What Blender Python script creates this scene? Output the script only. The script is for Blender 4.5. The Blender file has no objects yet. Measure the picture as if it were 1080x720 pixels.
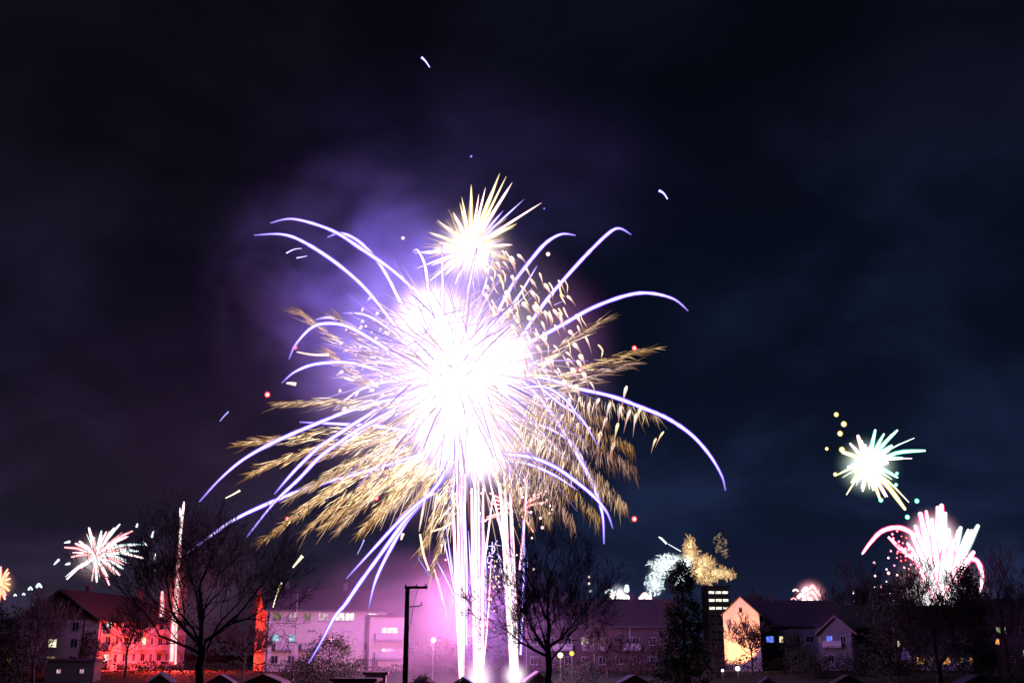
import bpy, math, random
from mathutils import Vector, Matrix, Quaternion
random.seed(11)
R = math.radians
S = bpy.context.scene
COL = S.collection

# ------------------------------------------------------------------ camera
F = 1158.0                      # focal length in photo pixels (1080 wide)
HOR = 690.0                     # photo row of the horizon
CAMZ = 5.6
PITCH = math.atan((HOR - 360) / F)
cam = bpy.data.cameras.new('camera')
cam.sensor_width = 36; cam.lens = 36 * F / 1080
cam.clip_start = 0.5; cam.clip_end = 9000
camo = bpy.data.objects.new('camera', cam); COL.objects.link(camo)
camo.location = (0, 0, CAMZ); camo.rotation_euler = (math.pi / 2 + PITCH, 0, 0)
S.camera = camo

def at(px, py, Y):
    """world point seen at photo pixel (px,py) at distance Y in front of the camera"""
    u = (px - 540) / F; v = (360 - py) / F
    c, s = math.cos(PITCH), math.sin(PITCH)
    d = Vector((u, c - v * s, s + v * c))
    return Vector((0, 0, CAMZ)) + d * (Y / d.y)

# ------------------------------------------------------------------ render
S.render.engine = 'CYCLES'
cy = S.cycles
cy.use_denoising = True
cy.max_bounces = 5; cy.diffuse_bounces = 2; cy.glossy_bounces = 1; cy.transmission_bounces = 2
cy.volume_bounces = 0; cy.transparent_max_bounces = 48
cy.sample_clamp_indirect = 2.0; cy.sample_clamp_direct = 0
cy.volume_max_steps = 96
S.view_settings.view_transform = 'Standard'; S.view_settings.look = 'None'
S.view_settings.exposure = 0.0; S.view_settings.gamma = 1.0
S.view_settings.use_curve_mapping = False

# ------------------------------------------------------------------ night sky
W = bpy.data.worlds.new('World'); S.world = W; W.use_nodes = True
nt = W.node_tree; nt.nodes.clear()
def N(t, **k):
    n = nt.nodes.new(t)
    for a, b in k.items():
        if a == 'ins':
            for i, v in b.items(): n.inputs[i].default_value = v
        else: setattr(n, a, b)
    return n
def L(a, b): nt.links.new(a, b)
def math_(op, a, b=None, clamp=False):
    n = N('ShaderNodeMath', operation=op, use_clamp=clamp)
    for i, v in enumerate((a, b)):
        if v is None: continue
        if isinstance(v, (int, float)): n.inputs[i].default_value = v
        else: L(v, n.inputs[i])
    return n.outputs[0]
def ramp(fac, stops, interp='EASE'):
    n = N('ShaderNodeValToRGB'); n.color_ramp.interpolation = interp
    e = n.color_ramp.elements
    while len(e) > 1: e.remove(e[0])
    e[0].position = stops[0][0]; e[0].color = (*stops[0][1], 1)
    for p, c in stops[1:]:
        q = e.new(p); q.color = (*c, 1)
    L(fac, n.inputs[0]); return n.outputs[0]
tc = N('ShaderNodeTexCoord'); sp = N('ShaderNodeSeparateXYZ'); L(tc.outputs['Generated'], sp.inputs[0])
el = math_('MAXIMUM', sp.outputs['Z'], 0.0)
# town-lit night sky: brighter and bluer near the horizon, near black above
base_l = ramp(el, [(0.0, (.024, .018, .038)), (.12, (.016, .012, .028)), (.26, (.0080, .006, .017)), (.42, (.0036, .0030, .0068)), (1, (.001, .001, .002))])
base_r = ramp(el, [(0.0, (.016, .022, .060)), (.12, (.0065, .0115, .034)), (.28, (.0036, .0064, .018)), (.5, (.0028, .0033, .0085)), (1, (.001, .001, .002))])
azn = N('ShaderNodeMapRange', interpolation_type='SMOOTHSTEP', ins={1: -0.30, 2: 0.12}); L(sp.outputs['X'], azn.inputs[0])
mx = N('ShaderNodeMix', data_type='RGBA'); L(azn.outputs[0], mx.inputs[0]); L(base_l, mx.inputs[6]); L(base_r, mx.inputs[7])
# cloud deck seen in perspective
dz = math_('ADD', el, 0.45)
cx = math_('DIVIDE', sp.outputs['X'], dz); cyy = math_('DIVIDE', sp.outputs['Y'], dz)
cb = N('ShaderNodeCombineXYZ'); L(cx, cb.inputs[0]); L(cyy, cb.inputs[1])
no = N('ShaderNodeTexNoise', ins={'Scale': 3.4, 'Detail': 6.0, 'Roughness': 0.52, 'Distortion': 0.35}); L(cb.outputs[0], no.inputs['Vector'])
cl = N('ShaderNodeMapRange', interpolation_type='SMOOTHSTEP', ins={1: 0.42, 2: 0.70, 3: 0.68, 4: 1.65}); L(no.outputs[0], cl.inputs[0])
cm = N('ShaderNodeMix', data_type='RGBA', blend_type='MULTIPLY', ins={0: 1.0}); L(mx.outputs[2], cm.inputs[6]); L(cl.outputs[0], cm.inputs[7])
bg = N('ShaderNodeBackground', ins={'Strength': 1.0}); L(cm.outputs[2], bg.inputs[0])
ou = N('ShaderNodeOutputWorld'); L(bg.outputs[0], ou.inputs[0])

# ------------------------------------------------------------------ lights given off by the fireworks
def lamp(name, p, power, col, rad):
    l = bpy.data.lights.new(name, 'POINT'); l.energy = power; l.color = col; l.shadow_soft_size = rad
    o = bpy.data.objects.new(name, l); COL.objects.link(o); o.location = p; return o
lamp('burst_light', at(470, 370, 152), 230000, (.22, .13, 1.0), 2.0)
lamp('burst_light_low', at(478, 450, 150), 16000, (.55, .32, 1.0), 2.0)
for py_ in (570, 620, 668):
    lamp('launch_light', at(494, py_, 151), 19000, (.48, .22, 1.0), .6)
lamp('launch_light_right', at(540, 700, 150), 4200, (.80, .30, 1.0), .5)
for py_ in (590, 632, 674): lamp('facade_pink_light', at(486, py_, 151), 21000, (1.0, .24, .38), .5)
lamp('red_flare_light', at(186, 688, 192), 44000, (1.0, .04, .03), .35)
lamp('pink_burst_light', at(990, 590, 262), 30000, (1.0, .75, .8), 2.0)

# ------------------------------------------------------------------ materials
def mat(name):
    global nt
    m = bpy.data.materials.new(name); m.use_nodes = True
    nt = m.node_tree; nt.nodes.clear(); return m
MC = {}
def diffuse(name, c1, c2=None, scale=1.0, rough=.85, bump=0.0, detail=5, stretch=None, spec=.3):
    if name in MC: return MC[name]
    m = mat(name); MC[name] = m
    b = N('ShaderNodeBsdfPrincipled'); b.inputs['Roughness'].default_value = rough
    b.inputs['Specular IOR Level'].default_value = spec
    o = N('ShaderNodeOutputMaterial'); L(b.outputs[0], o.inputs[0])
    t = N('ShaderNodeTexCoord')
    mp = N('ShaderNodeMapping'); L(t.outputs['Object'], mp.inputs[0])
    if stretch: mp.inputs['Scale'].default_value = stretch
    n = N('ShaderNodeTexNoise', ins={'Scale': scale, 'Detail': detail, 'Roughness': .62}); L(mp.outputs[0], n.inputs['Vector'])
    c2 = c2 or tuple(x * .6 for x in c1)
    L(ramp(n.outputs[0], [(.3, c2), (.7, c1)], 'LINEAR'), b.inputs['Base Color'])
    if bump:
        bp = N('ShaderNodeBump', ins={'Strength': bump, 'Distance': .05}); L(n.outputs[0], bp.inputs['Height']); L(bp.outputs[0], b.inputs['Normal'])
    return m
def emit(name, col, st):
    if name in MC: return MC[name]
    m = mat(name); MC[name] = m
    e = N('ShaderNodeEmission', ins={'Color': (*col, 1), 'Strength': st}); o = N('ShaderNodeOutputMaterial'); L(e.outputs[0], o.inputs[0])
    m.cycles.emission_sampling = 'NONE'
    return m
def litpane(name, col, st, scale=1.6):
    """a lit window: curtains and things inside make it uneven"""
    if name in MC: return MC[name]
    m = mat(name); MC[name] = m
    t = N('ShaderNodeTexCoord'); n = N('ShaderNodeTexNoise', ins={'Scale': scale, 'Detail': 3.0}); L(t.outputs['Object'], n.inputs['Vector'])
    mr = N('ShaderNodeMapRange', ins={1: .35, 2: .65, 3: .35, 4: 1.3}); L(n.outputs[0], mr.inputs[0])
    e = N('ShaderNodeEmission', ins={'Color': (*col, 1)}); L(math_('MULTIPLY', mr.outputs[0], st), e.inputs[1])
    o = N('ShaderNodeOutputMaterial'); L(e.outputs[0], o.inputs[0]); m.cycles.emission_sampling = 'NONE'
    return m
ALONG = set()
def spark_mat(name, hot, cool, st, edge=True, alpha=True):
    """burning star trail: attribute 'heat' falls as the star burns out; the coloured, thinning rim paints in the lens halo"""
    if name in MC: return MC[name]
    m = mat(name); MC[name] = m
    a = N('ShaderNodeAttribute', attribute_name='burn')
    h = a.outputs['Fac']
    e = N('ShaderNodeEmission')
    o = N('ShaderNodeOutputMaterial')
    mixc = N('ShaderNodeMix', data_type='RGBA'); mixc.inputs[6].default_value = (*hot, 1); mixc.inputs[7].default_value = (*cool, 1)
    if edge:
        ALONG.add(name)
        # how far across the round trail this point lies: 0 on its axis, 1 at its rim, from whatever side it is seen
        ax = N('ShaderNodeAttribute', attribute_name='along'); ge = N('ShaderNodeNewGeometry')
        cp = N('ShaderNodeVectorMath', operation='CROSS_PRODUCT'); L(ax.outputs['Vector'], cp.inputs[0]); L(ge.outputs['Incoming'], cp.inputs[1])
        nz = N('ShaderNodeVectorMath', operation='NORMALIZE'); L(cp.outputs[0], nz.inputs[0])
        dt = N('ShaderNodeVectorMath', operation='DOT_PRODUCT'); L(nz.outputs[0], dt.inputs[0]); L(ge.outputs['Normal'], dt.inputs[1])
        xt = math_('ABSOLUTE', dt.outputs['Value'])
        d2 = N('ShaderNodeVectorMath', operation='DOT_PRODUCT'); L(ge.outputs['Incoming'], d2.inputs[0]); L(ge.outputs['Normal'], d2.inputs[1])
        xb = math_('SQRT', math_('SUBTRACT', 1.0, math_('MULTIPLY', d2.outputs['Value'], d2.outputs['Value']), True))
        ln = N('ShaderNodeVectorMath', operation='LENGTH'); L(ax.outputs['Vector'], ln.inputs[0])
        isb = math_('LESS_THAN', ln.outputs['Value'], .3)
        xm = N('ShaderNodeMix', data_type='FLOAT'); L(isb, xm.inputs[0]); L(xt, xm.inputs[2]); L(xb, xm.inputs[3])
        X = xm.outputs[0]
        f = N('ShaderNodeMapRange', interpolation_type='SMOOTHSTEP', ins={1: .28, 2: .74}); L(X, f.inputs[0])
        inv = math_('SUBTRACT', 1.0, h, True)
        L(math_('ADD', f.outputs[0], math_('MULTIPLY', inv, .8), True), mixc.inputs[0])
        L(mixc.outputs[2], e.inputs[0]); L(math_('MULTIPLY', h, st), e.inputs[1])
        tr = N('ShaderNodeBsdfTransparent'); ms = N('ShaderNodeMixShader')
        g = N('ShaderNodeMapRange', interpolation_type='SMOOTHSTEP', ins={1: .50, 2: 1.0}); L(X, g.inputs[0])  # see-through rim: lens halo painted into the trail material
        L(g.outputs[0], ms.inputs[0]); L(e.outputs[0], ms.inputs[1]); L(tr.outputs[0], ms.inputs[2]); L(ms.outputs[0], o.inputs[0])
    else:
        inv = math_('SUBTRACT', 1.0, h, True)
        L(inv, mixc.inputs[0]); L(mixc.outputs[2], e.inputs[0]); L(math_('MULTIPLY', h, st), e.inputs[1])
        L(e.outputs[0], o.inputs[0])
    m.cycles.emission_sampling = 'NONE'
    return m
VIOLET = spark_mat('violet_star', (1, .84, 1), (.13, .04, 1.0), 1.6)
WHITE = spark_mat('white_star', (1, .97, .97), (1, .45, .5), 3.0)
PINKW = spark_mat('pink_white_star', (1, .80, .98), (.66, .28, 1), 1.6, edge=False)
GOLD = spark_mat('gold_spark', (1, .76, .42), (.80, .34, .10), 1.6, edge=False)
ROSE = spark_mat('rose_star', (1, .74, .66), (.80, .16, .18), 1.4, edge=False)
RED = spark_mat('red_star', (1, .62, .58), (1, .02, .05), 1.8)
REDW = spark_mat('red_white_flare', (1, .70, .72), (1, .03, .06), 1.5)
GREENW = spark_mat('green_white_star', (1, 1, .97), (.05, .75, .50), 2.6)
YELLW = spark_mat('yellow_white_star', (1, .98, .85), (.85, .60, .10), 2.2)
PINK = spark_mat('pink_star', (1, .93, .95), (1, .05, .22), 2.8)
ORANGE = spark_mat('orange_star', (1, .72, .38), (1, .20, .03), 1.7)
SILVER = spark_mat('silver_star', (.92, 1, .99), (.35, .55, .60), 2.0)
BLUE = spark_mat('blue_star', (.62, .60, 1), (.12, .10, 1), 1.0)

def glare_mat(name, col, amp, power, outer=None):
    """painted glare: a ball of emission standing in for lens bloom, thinning away from its middle"""
    m = mat(name)
    t = N('ShaderNodeTexCoord'); vl = N('ShaderNodeVectorMath', operation='LENGTH'); L(t.outputs['Object'], vl.inputs[0])
    q = math_('SUBTRACT', 1.0, vl.outputs['Value'], True)
    st = math_('MULTIPLY', math_('POWER', q, power), amp)
    e = N('ShaderNodeEmission', ins={'Color': (*col, 1)}); L(st, e.inputs[1])
    if outer:
        mm = N('ShaderNodeMix', data_type='RGBA'); mm.inputs[6].default_value = (*outer, 1); mm.inputs[7].default_value = (*col, 1)
        L(math_('MULTIPLY', q, 1.6, True), mm.inputs[0]); L(mm.outputs[2], e.inputs[0])
    o = N('ShaderNodeOutputMaterial'); L(e.outputs[0], o.inputs['Volume']); return m
def smoke_mat(name, col, dens, nscale, lo=.38, hi=.68, floor_=.12, aniso=0.0):
    m = mat(name)
    t = N('ShaderNodeTexCoord'); vl = N('ShaderNodeVectorMath', operation='LENGTH'); L(t.outputs['Object'], vl.inputs[0])
    q = math_('SUBTRACT', 1.0, vl.outputs['Value'], True)
    g = N('ShaderNodeMapRange', interpolation_type='SMOOTHSTEP', ins={1: 0, 2: .75}); L(q, g.inputs[0])
    n = N('ShaderNodeTexNoise', ins={'Scale': nscale, 'Detail': 4.0, 'Roughness': .55, 'Distortion': .5}); L(t.outputs['Object'], n.inputs['Vector'])
    r = N('ShaderNodeMapRange', interpolation_type='SMOOTHSTEP', ins={1: lo, 2: hi, 3: floor_, 4: 1.0}); L(n.outputs[0], r.inputs[0])
    d = math_('MULTIPLY', math_('MULTIPLY', g.outputs[0], r.outputs[0]), dens)
    v = N('ShaderNodeVolumePrincipled'); v.inputs['Color'].default_value = (*col, 1); v.inputs['Anisotropy'].default_value = aniso
    L(d, v.inputs['Density'])
    o = N('ShaderNodeOutputMaterial'); L(v.outputs[0], o.inputs['Volume']); return m

# ------------------------------------------------------------------ object helpers
def thing(name, label, cat, loc, group=None, rz=0):
    o = bpy.data.objects.new(name, None); COL.objects.link(o); o.location = loc; o.rotation_euler = (0, 0, rz)
    o.empty_display_size = .3
    o['label'] = label; o['category'] = cat
    if group: o['group'] = group
    return o
def tag(o, label=None, cat=None, group=None, kind=None):
    for k, v in (('label', label), ('category', cat), ('group', group), ('kind', kind)):
        if v: o[k] = v
    return o
def root_loc(p):
    while p.parent: p = p.parent
    return Vector(p.location)
class MB:
    def __init__(s): s.v = []; s.f = []; s.h = []; s.ax = {}
    def box(s, x0, y0, z0, x1, y1, z1):
        n = len(s.v)
        s.v += [(x0, y0, z0), (x1, y0, z0), (x1, y1, z0), (x0, y1, z0), (x0, y0, z1), (x1, y0, z1), (x1, y1, z1), (x0, y1, z1)]
        s.f += [tuple(n + i for i in q) for q in ((0, 3, 2, 1), (4, 5, 6, 7), (0, 1, 5, 4), (1, 2, 6, 5), (2, 3, 7, 6), (3, 0, 4, 7))]
    def poly(s, pts):
        n = len(s.v); s.v += [tuple(p) for p in pts]; s.f.append(tuple(range(n, n + len(pts))))
    def prism(s, prof, axis_vec):
        """extrude polygon prof (3d points, ordered) along axis_vec"""
        n = len(s.v); k = len(prof); a = Vector(axis_vec)
        s.v += [tuple(p) for p in prof] + [tuple(Vector(p) + a) for p in prof]
        s.f.append(tuple(range(n + k - 1, n - 1, -1))); s.f.append(tuple(range(n + k, n + 2 * k)))
        for i in range(k):
            j = (i + 1) % k; s.f.append((n + i, n + j, n + k + j, n + k + i))
    def tube(s, pts, rad, sides=6, heat=None):
        pts = [Vector(p) for p in pts]; n = len(pts); base = len(s.v)
        if isinstance(rad, (int, float)): rad = [rad] * n
        up = None
        for i, p in enumerate(pts):
            d = pts[min(i + 1, n - 1)] - pts[max(i - 1, 0)]
            if d.length < 1e-7: d = Vector((0, 0, 1))
            d.normalize()
            if up is None:
                up = d.orthogonal().normalized()
            else:
                up = (up - d * up.dot(d))
                up = up.normalized() if up.length > 1e-6 else d.orthogonal().normalized()
            w = d.cross(up)
            for k in range(sides):
                a = 2 * math.pi * k / sides
                q = p + (up * math.cos(a) + w * math.sin(a)) * rad[i]
                s.ax[len(s.v)] = d
                s.v.append(tuple(q)); s.h.append(heat[i] if heat else 1.0)
        for i in range(n - 1):
            for k in range(sides):
                a = base + i * sides + k; b = base + i * sides + (k + 1) % sides
                s.f.append((a, b, b + sides, a + sides))
        s.f.append(tuple(base + k for k in reversed(range(sides))))
        s.f.append(tuple(base + (n - 1) * sides + k for k in range(sides)))
    def ball(s, c, r, heat=1.0, seg=8, rings=5, sq=(1, 1, 1)):
        b = len(s.v); c = Vector(c)
        s.v.append(tuple(c + Vector((0, 0, r * sq[2])))); s.h.append(heat)
        for i in range(1, rings):
            th = math.pi * i / rings
            for k in range(seg):
                a = 2 * math.pi * k / seg
                s.v.append((c.x + r * sq[0] * math.sin(th) * math.cos(a), c.y + r * sq[1] * math.sin(th) * math.sin(a), c.z + r * sq[2] * math.cos(th))); s.h.append(heat)
        s.v.append(tuple(c - Vector((0, 0, r * sq[2])))); s.h.append(heat)
        e = len(s.v) - 1
        for k in range(seg): s.f.append((b, b + 1 + k, b + 1 + (k + 1) % seg))
        for i in range(rings - 2):
            for k in range(seg):
                p = b + 1 + i * seg + k; q = b + 1 + i * seg + (k + 1) % seg
                s.f.append((p, p + seg, q + seg, q))
        for k in range(seg): s.f.append((e, b + 1 + (rings - 2) * seg + (k + 1) % seg, b + 1 + (rings - 2) * seg + k))
    def build(s, name, m, parent=None, world=True, smooth=False):
        me = bpy.data.meshes.new(name)
        off = Vector((0, 0, 0)); loc = None
        if world and parent: off = root_loc(parent)
        if world and not parent:          # a top-level mesh gets its origin at its own foot
            xs = [v[0] for v in s.v]; ys = [v[1] for v in s.v]; zs = [v[2] for v in s.v]
            off = Vector(((min(xs) + max(xs)) / 2, (min(ys) + max(ys)) / 2, min(zs))); loc = off
        me.from_pydata([(v[0] - off.x, v[1] - off.y, v[2] - off.z) for v in s.v], [], s.f); me.materials.append(m)
        if s.h and len(s.h) == len(s.v):
            at_ = me.attributes.new('burn', 'FLOAT', 'POINT'); at_.data.foreach_set('value', s.h)
            if s.ax and m.name in ALONG:
                al = me.attributes.new('along', 'FLOAT_VECTOR', 'POINT'); fl = []
                for q in range(len(s.v)): fl += list(s.ax.get(q, (0, 0, 0)))
                al.data.foreach_set('vector', fl)
        if smooth: me.polygons.foreach_set('use_smooth', [True] * len(me.polygons))
        o = bpy.data.objects.new(name, me); COL.objects.link(o)
        if parent: o.parent = parent
        if loc is not None: o.location = loc
        return o
def ellipsoid(name, c, rx, ry, rz, m, parent=None):
    mb = MB(); mb.ball((0, 0, 0), 1.0, seg=24, rings=14); mb.h = []
    o = mb.build(name, m, None, world=False); o.scale = (rx, ry, rz)
    if parent: o.parent = parent; o.location = Vector(c) - root_loc(parent)
    else: o.location = c
    return o

# ------------------------------------------------------------------ terrain
def sstep(a, b, x):
    t = max(0, min(1, (x - a) / (b - a))); return t * t * (3 - 2 * t)
def gz(Y): return 3.0 * sstep(140, 185, Y)
GR = diffuse('night_grass', (.035, .045, .02), (.018, .022, .012), .35, .95, .4)
g = MB()
ys = [-60, 0, 60, 100] + list(range(130, 200, 4)) + [230, 300, 500, 1000, 2500, 6000]
xs = [-6000, -2000, -600, -300, -150, -75, 0, 75, 150, 300, 600, 2000, 6000]
for y in ys:
    for x in xs: g.v.append((x, y, gz(y)))
for j in range(len(ys) - 1):
    for i in range(len(xs) - 1):
        a = j * len(xs) + i; g.f.append((a, a + 1, a + 1 + len(xs), a + len(xs)))
tag(g.build('ground', GR, world=False), kind='structure')
p = MB()
for i in range(24):
    x0 = -150 + i * 12.5
    p.poly([(x0, 184.2, gz(184.2) + .012), (x0 + 12.5, 184.2, gz(184.2) + .012), (x0 + 12.5, 187.6, gz(187.6) + .012), (x0, 187.6, gz(187.6) + .012)])
tag(p.build('road', diffuse('asphalt', (.055, .055, .058), (.035, .035, .037), 3, .8)), kind='structure')

# ------------------------------------------------------------------ buildings
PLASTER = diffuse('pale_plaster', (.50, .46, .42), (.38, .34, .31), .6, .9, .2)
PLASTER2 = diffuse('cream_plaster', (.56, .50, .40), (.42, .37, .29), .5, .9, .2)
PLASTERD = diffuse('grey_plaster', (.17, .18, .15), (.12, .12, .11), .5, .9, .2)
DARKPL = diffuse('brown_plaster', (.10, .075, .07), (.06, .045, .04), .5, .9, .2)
WOODC = diffuse('dark_wood_cladding', (.13, .085, .06), (.06, .04, .03), 2.0, .8, .3, stretch=(6, 6, .5))
TILE = diffuse('dark_roof_tiles', (.075, .05, .045), (.035, .026, .025), 1.5, .8, .5, stretch=(3, 3, 1))
WHITEP = diffuse('pale_window_frame', (.40, .39, .38), (.3, .3, .29), 2, .5)
GLASSD = diffuse('dark_window_glass', (.02, .022, .028), (.012, .013, .018), .8, .12, spec=.6)
METAL = diffuse('grey_metal', (.12, .12, .125), (.08, .08, .085), 2, .5)
CONC = diffuse('concrete', (.36, .35, .34), (.26, .25, .24), 1.2, .9, .2)
LITW = litpane('lit_warm_pane', (1, .86, .56), 1.5)
LITG = litpane('lit_bright_pane', (1, .98, .82), 1.5)
LITB = litpane('lit_blue_pane', (.12, .22, 1), 1.4, 2.2)
LITO = litpane('lit_orange_pane', (1, .42, .10), 1.1)
LITD = litpane('lit_dim_pane', (.75, .62, .25), .30)
LITGR = litpane('lit_green_pane', (.55, .75, .30), .55)
LITC = litpane('lit_cyan_pane', (.45, .85, 1), .9)
LITP = litpane('lit_pink_pane', (1, .62, .72), .75)
PM = {'d': GLASSD, 'w': LITW, 'g': LITG, 'b': LITB, 'o': LITO, 'm': LITD, 'e': LITGR, 'c': LITC, 'p': LITP}

class House:
    """local frame: x along the front, y to the back, z up; front face at y=0"""
    def __init__(s, name, label, cat, px, D, rz, W, Ln, eave, ridge, axis, wall, base=None, cover=TILE, over=.6, gable=None, group=None):
        p = at(px, HOR, D); base = gz(D) if base is None else base
        s.base = base
        s.o = thing(name, label, cat, (p.x, D, base - .3), group, R(rz)); s.W = W; s.L = Ln; s.e = eave + .3; s.r = ridge + .3; s.axis = axis
        E, Rg = s.e, s.r
        mb = MB()
        if axis == 'y':                       # ridge runs front to back, gable on the front
            prof = [(0, 0, 0), (W, 0, 0), (W, 0, E), (W / 2, 0, Rg), (0, 0, E)]; mb.prism(prof, (0, Ln, 0))
        elif axis == 'x':
            prof = [(0, 0, 0), (0, 0, E), (0, Ln / 2, Rg), (0, Ln, E), (0, Ln, 0)]; mb.prism(prof, (W, 0, 0))
        else: mb.box(0, 0, 0, W, Ln, E)
        s.wall = mb.build('wall', wall, s.o, world=False)
        rf = MB(); t = .22
        if axis == 'y':
            sl = (Rg - E) / (W / 2); ov = over; z0 = E - sl * ov
            for sg in (0, 1):
                xa, xb = (-ov, W / 2) if sg == 0 else (W + ov, W / 2)
                pr = [(xa, -ov, z0 + .03), (xb, -ov, Rg + .03), (xb, -ov, Rg + .03 + t), (xa, -ov, z0 + .03 + t)]
                rf.prism(pr if sg == 0 else pr[::-1], (0, Ln + 2 * ov, 0))
        elif axis == 'x':
            sl = (Rg - E) / (Ln / 2); ov = over; z0 = E - sl * ov
            for sg in (0, 1):
                ya, yb = (-ov, Ln / 2) if sg == 0 else (Ln + ov, Ln / 2)
                pr = [(-ov, ya, z0 + .03), (-ov, yb, Rg + .03), (-ov, yb, Rg + .03 + t), (-ov, ya, z0 + .03 + t)]
                rf.prism(pr[::-1] if sg == 0 else pr, (W + 2 * ov, 0, 0))
        else: rf.box(-.3, -.3, E + .003, W + .3, Ln + .3, E + .35)
        s.roof = rf.build('roof', cover, s.o, world=False)
        if axis in 'xy':
            gu = MB()
            if axis == 'x':
                gu.tube([(-over, -over - .06, z0 + .05), (W + over, -over - .06, z0 + .05)], .09, 8)
            else:
                gu.tube([(W + over + .06, -over, z0 + .05), (W + over + .06, Ln + over, z0 + .05)], .09, 8)
                gu.tube([(-over - .06, -over, z0 + .05), (-over - .06, Ln + over, z0 + .05)], .09, 8)
            gu.build('gutter', METAL, s.o, world=False)
        if gable:
            gm = MB()
            gm.prism([(.02, -.08, E - .1), (W - .02, -.08, E - .1), (W - .02, -.08, E - .02), (W / 2, -.08, Rg - .06), (.02, -.08, E - .02)], (0, .077, 0))
            gm.build('gable_cladding', gable, s.o, world=False)
            gb = MB()
            sl = (Rg - E) / (W / 2)
            for a, b in (((-over, z0), (W / 2, Rg)), ((W + over, z0), (W / 2, Rg))):
                gb.prism([(a[0], -over - .06, a[1] - .12), (b[0], -over - .06, b[1] - .12), (b[0], -over - .06, b[1] + .3), (a[0], -over - .06, a[1] + .3)], (0, .055, 0))
            gb.build('bargeboard', diffuse('bargeboard_wood', (.24, .16, .12), None, 2), s.o, world=False)
    def P(s, face, u, z, d):
        """point at distance u along a face, height z, d metres proud of it"""
        if face == 'front': return (u, -d, z)
        if face == 'right': return (s.W + d, u, z)
        return (-d, s.L - u, z)
    def fbox(s, mb, face, u0, z0, u1, z1, d0, d1):
        a = s.P(face, u0, z0, d0); b = s.P(face, u1, z1, d1)
        mb.box(min(a[0], b[0]), min(a[1], b[1]), min(a[2], b[2]), max(a[0], b[0]), max(a[1], b[1]), max(a[2], b[2]))
    def window(s, face, u, z, w=1.2, h=1.4, kind='d', sill=True, mull=1):
        z += .3
        fr = MB(); t = .09
        s.fbox(fr, face, u - w / 2, z, u - w / 2 + t, z + h, .004, .07); s.fbox(fr, face, u + w / 2 - t, z, u + w / 2, z + h, .004, .07)
        s.fbox(fr, face, u - w / 2 + t, z, u + w / 2 - t, z + t, .004, .07); s.fbox(fr, face, u - w / 2 + t, z + h - t, u + w / 2 - t, z + h, .004, .07)
        for k in range(mull):
            c = u - w / 2 + w * (k + 1) / (mull + 1); s.fbox(fr, face, c - .035, z + t, c + .035, z + h - t, .004, .06)
        f = fr.build('window', WHITEP, s.o, world=False)
        pn = MB(); s.fbox(pn, face, u - w / 2 + t + .002, z + t + .002, u + w / 2 - t - .002, z + h - t - .002, .003, .03)
        pn.build('pane', PM[kind], f, world=False)
        if sill:
            sm = MB(); s.fbox(sm, face, u - w / 2 - .08, z - .09, u + w / 2 + .08, z - .01, .004, .16); sm.build('sill', CONC, f, world=False)
        return f
    def balcony(s, face, u, z, w=3.2, d=1.3, rail=None):
        z += .3
        mb = MB(); s.fbox(mb, face, u - w / 2, z - .16, u + w / 2, z, .004, d)
        b = mb.build('balcony', CONC, s.o, world=False)
        rl = MB(); s.fbox(rl, face, u - w / 2, z + .08, u + w / 2, z + .95, d - .06, d - .01)
        s.fbox(rl, face, u - w / 2, z + .08, u - w / 2 + .05, z + .95, .01, d - .065); s.fbox(rl, face, u + w / 2 - .05, z + .08, u + w / 2, z + .95, .01, d - .065)
        s.fbox(rl, face, u - w / 2 - .03, z + .953, u + w / 2 + .03, z + 1.02, d - .09, d + .02)
        rl.build('railing', rail or PLASTER, b, world=False); return b
    def pipe(s, face, u, m=None):
        mb = MB(); mb.tube([s.P(face, u, .1, .12), s.P(face, u, s.e - .1, .12)], .07, 8)
        mb.build('downpipe', m or METAL, s.o, world=False)
    def door(s, face, u, kind=None):
        mb = MB(); s.fbox(mb, face, u - .5, .3, u + .5, 2.4, .004, .08)
        d = mb.build('door', diffuse('painted_door', (.20, .16, .13), None, 2), s.o, world=False)
        h = MB(); s.fbox(h, face, u + .32, 1.3, u + .42, 1.36, .085, .16); h.build('handle', METAL, d, world=False)
    def chimney(s, x, y, h=1.2):
        top = s.r + h; mb = MB(); mb.box(x - .35, y - .35, s.e, x + .35, y + .35, top); mb.box(x - .45, y - .45, top + .003, x + .45, y + .45, top + .15)
        mb.build('chimney', DARKPL, s.roof, world=False)
    def dormer(s, x, w=2.2, z=0, kind='d'):
        """flat dormer standing on the front roof slope"""
        z0 = s.e + .25 + z; mb = MB(); mb.box(x - w / 2, .5, z0, x + w / 2, 3.4, z0 + 1.5); mb.box(x - w / 2 - .15, .3, z0 + 1.503, x + w / 2 + .15, 3.5, z0 + 1.65)
        d = mb.build('dormer', DARKPL, s.roof, world=False)

# --- left house: gable end with wooden attic, long balcony side lit red
h = House('apartment_house', 'gabled apartment house with dark wood attic, balcony side lit red by the flare', 'house', 15, 190, -8, 14.6, 34, 8.3, 13.0, 'y', PLASTER, gable=WOODC)
for z, ks in ((.9, 'ddd'), (3.7, 'ddd'), (6.4, 'ddd')):
    for i, u in enumerate((3.4, 8.0, 12.0)[:3]):
        k = 'w' if (i == 1 and z == 3.7) else 'd'
        if z == .9 and i == 1: k = 'm'
        h.window('front', (2.2, 6.6, 10.4)[i], z, 1.3 if i != 1 else 1.6, 1.5, k)
for u in (5.2, 6.4, 9.6, 10.8): h.window('front', u, 8.9, .8, 1.2, 'd', sill=False, mull=0)
h.window('front', 7.3, 11.4, .6, .6, 'd', sill=False, mull=0)
h.pipe('front', 12.1, diffuse('red_downpipe', (.42, .22, .2), None, 2)); h.pipe('right', .4)
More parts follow.
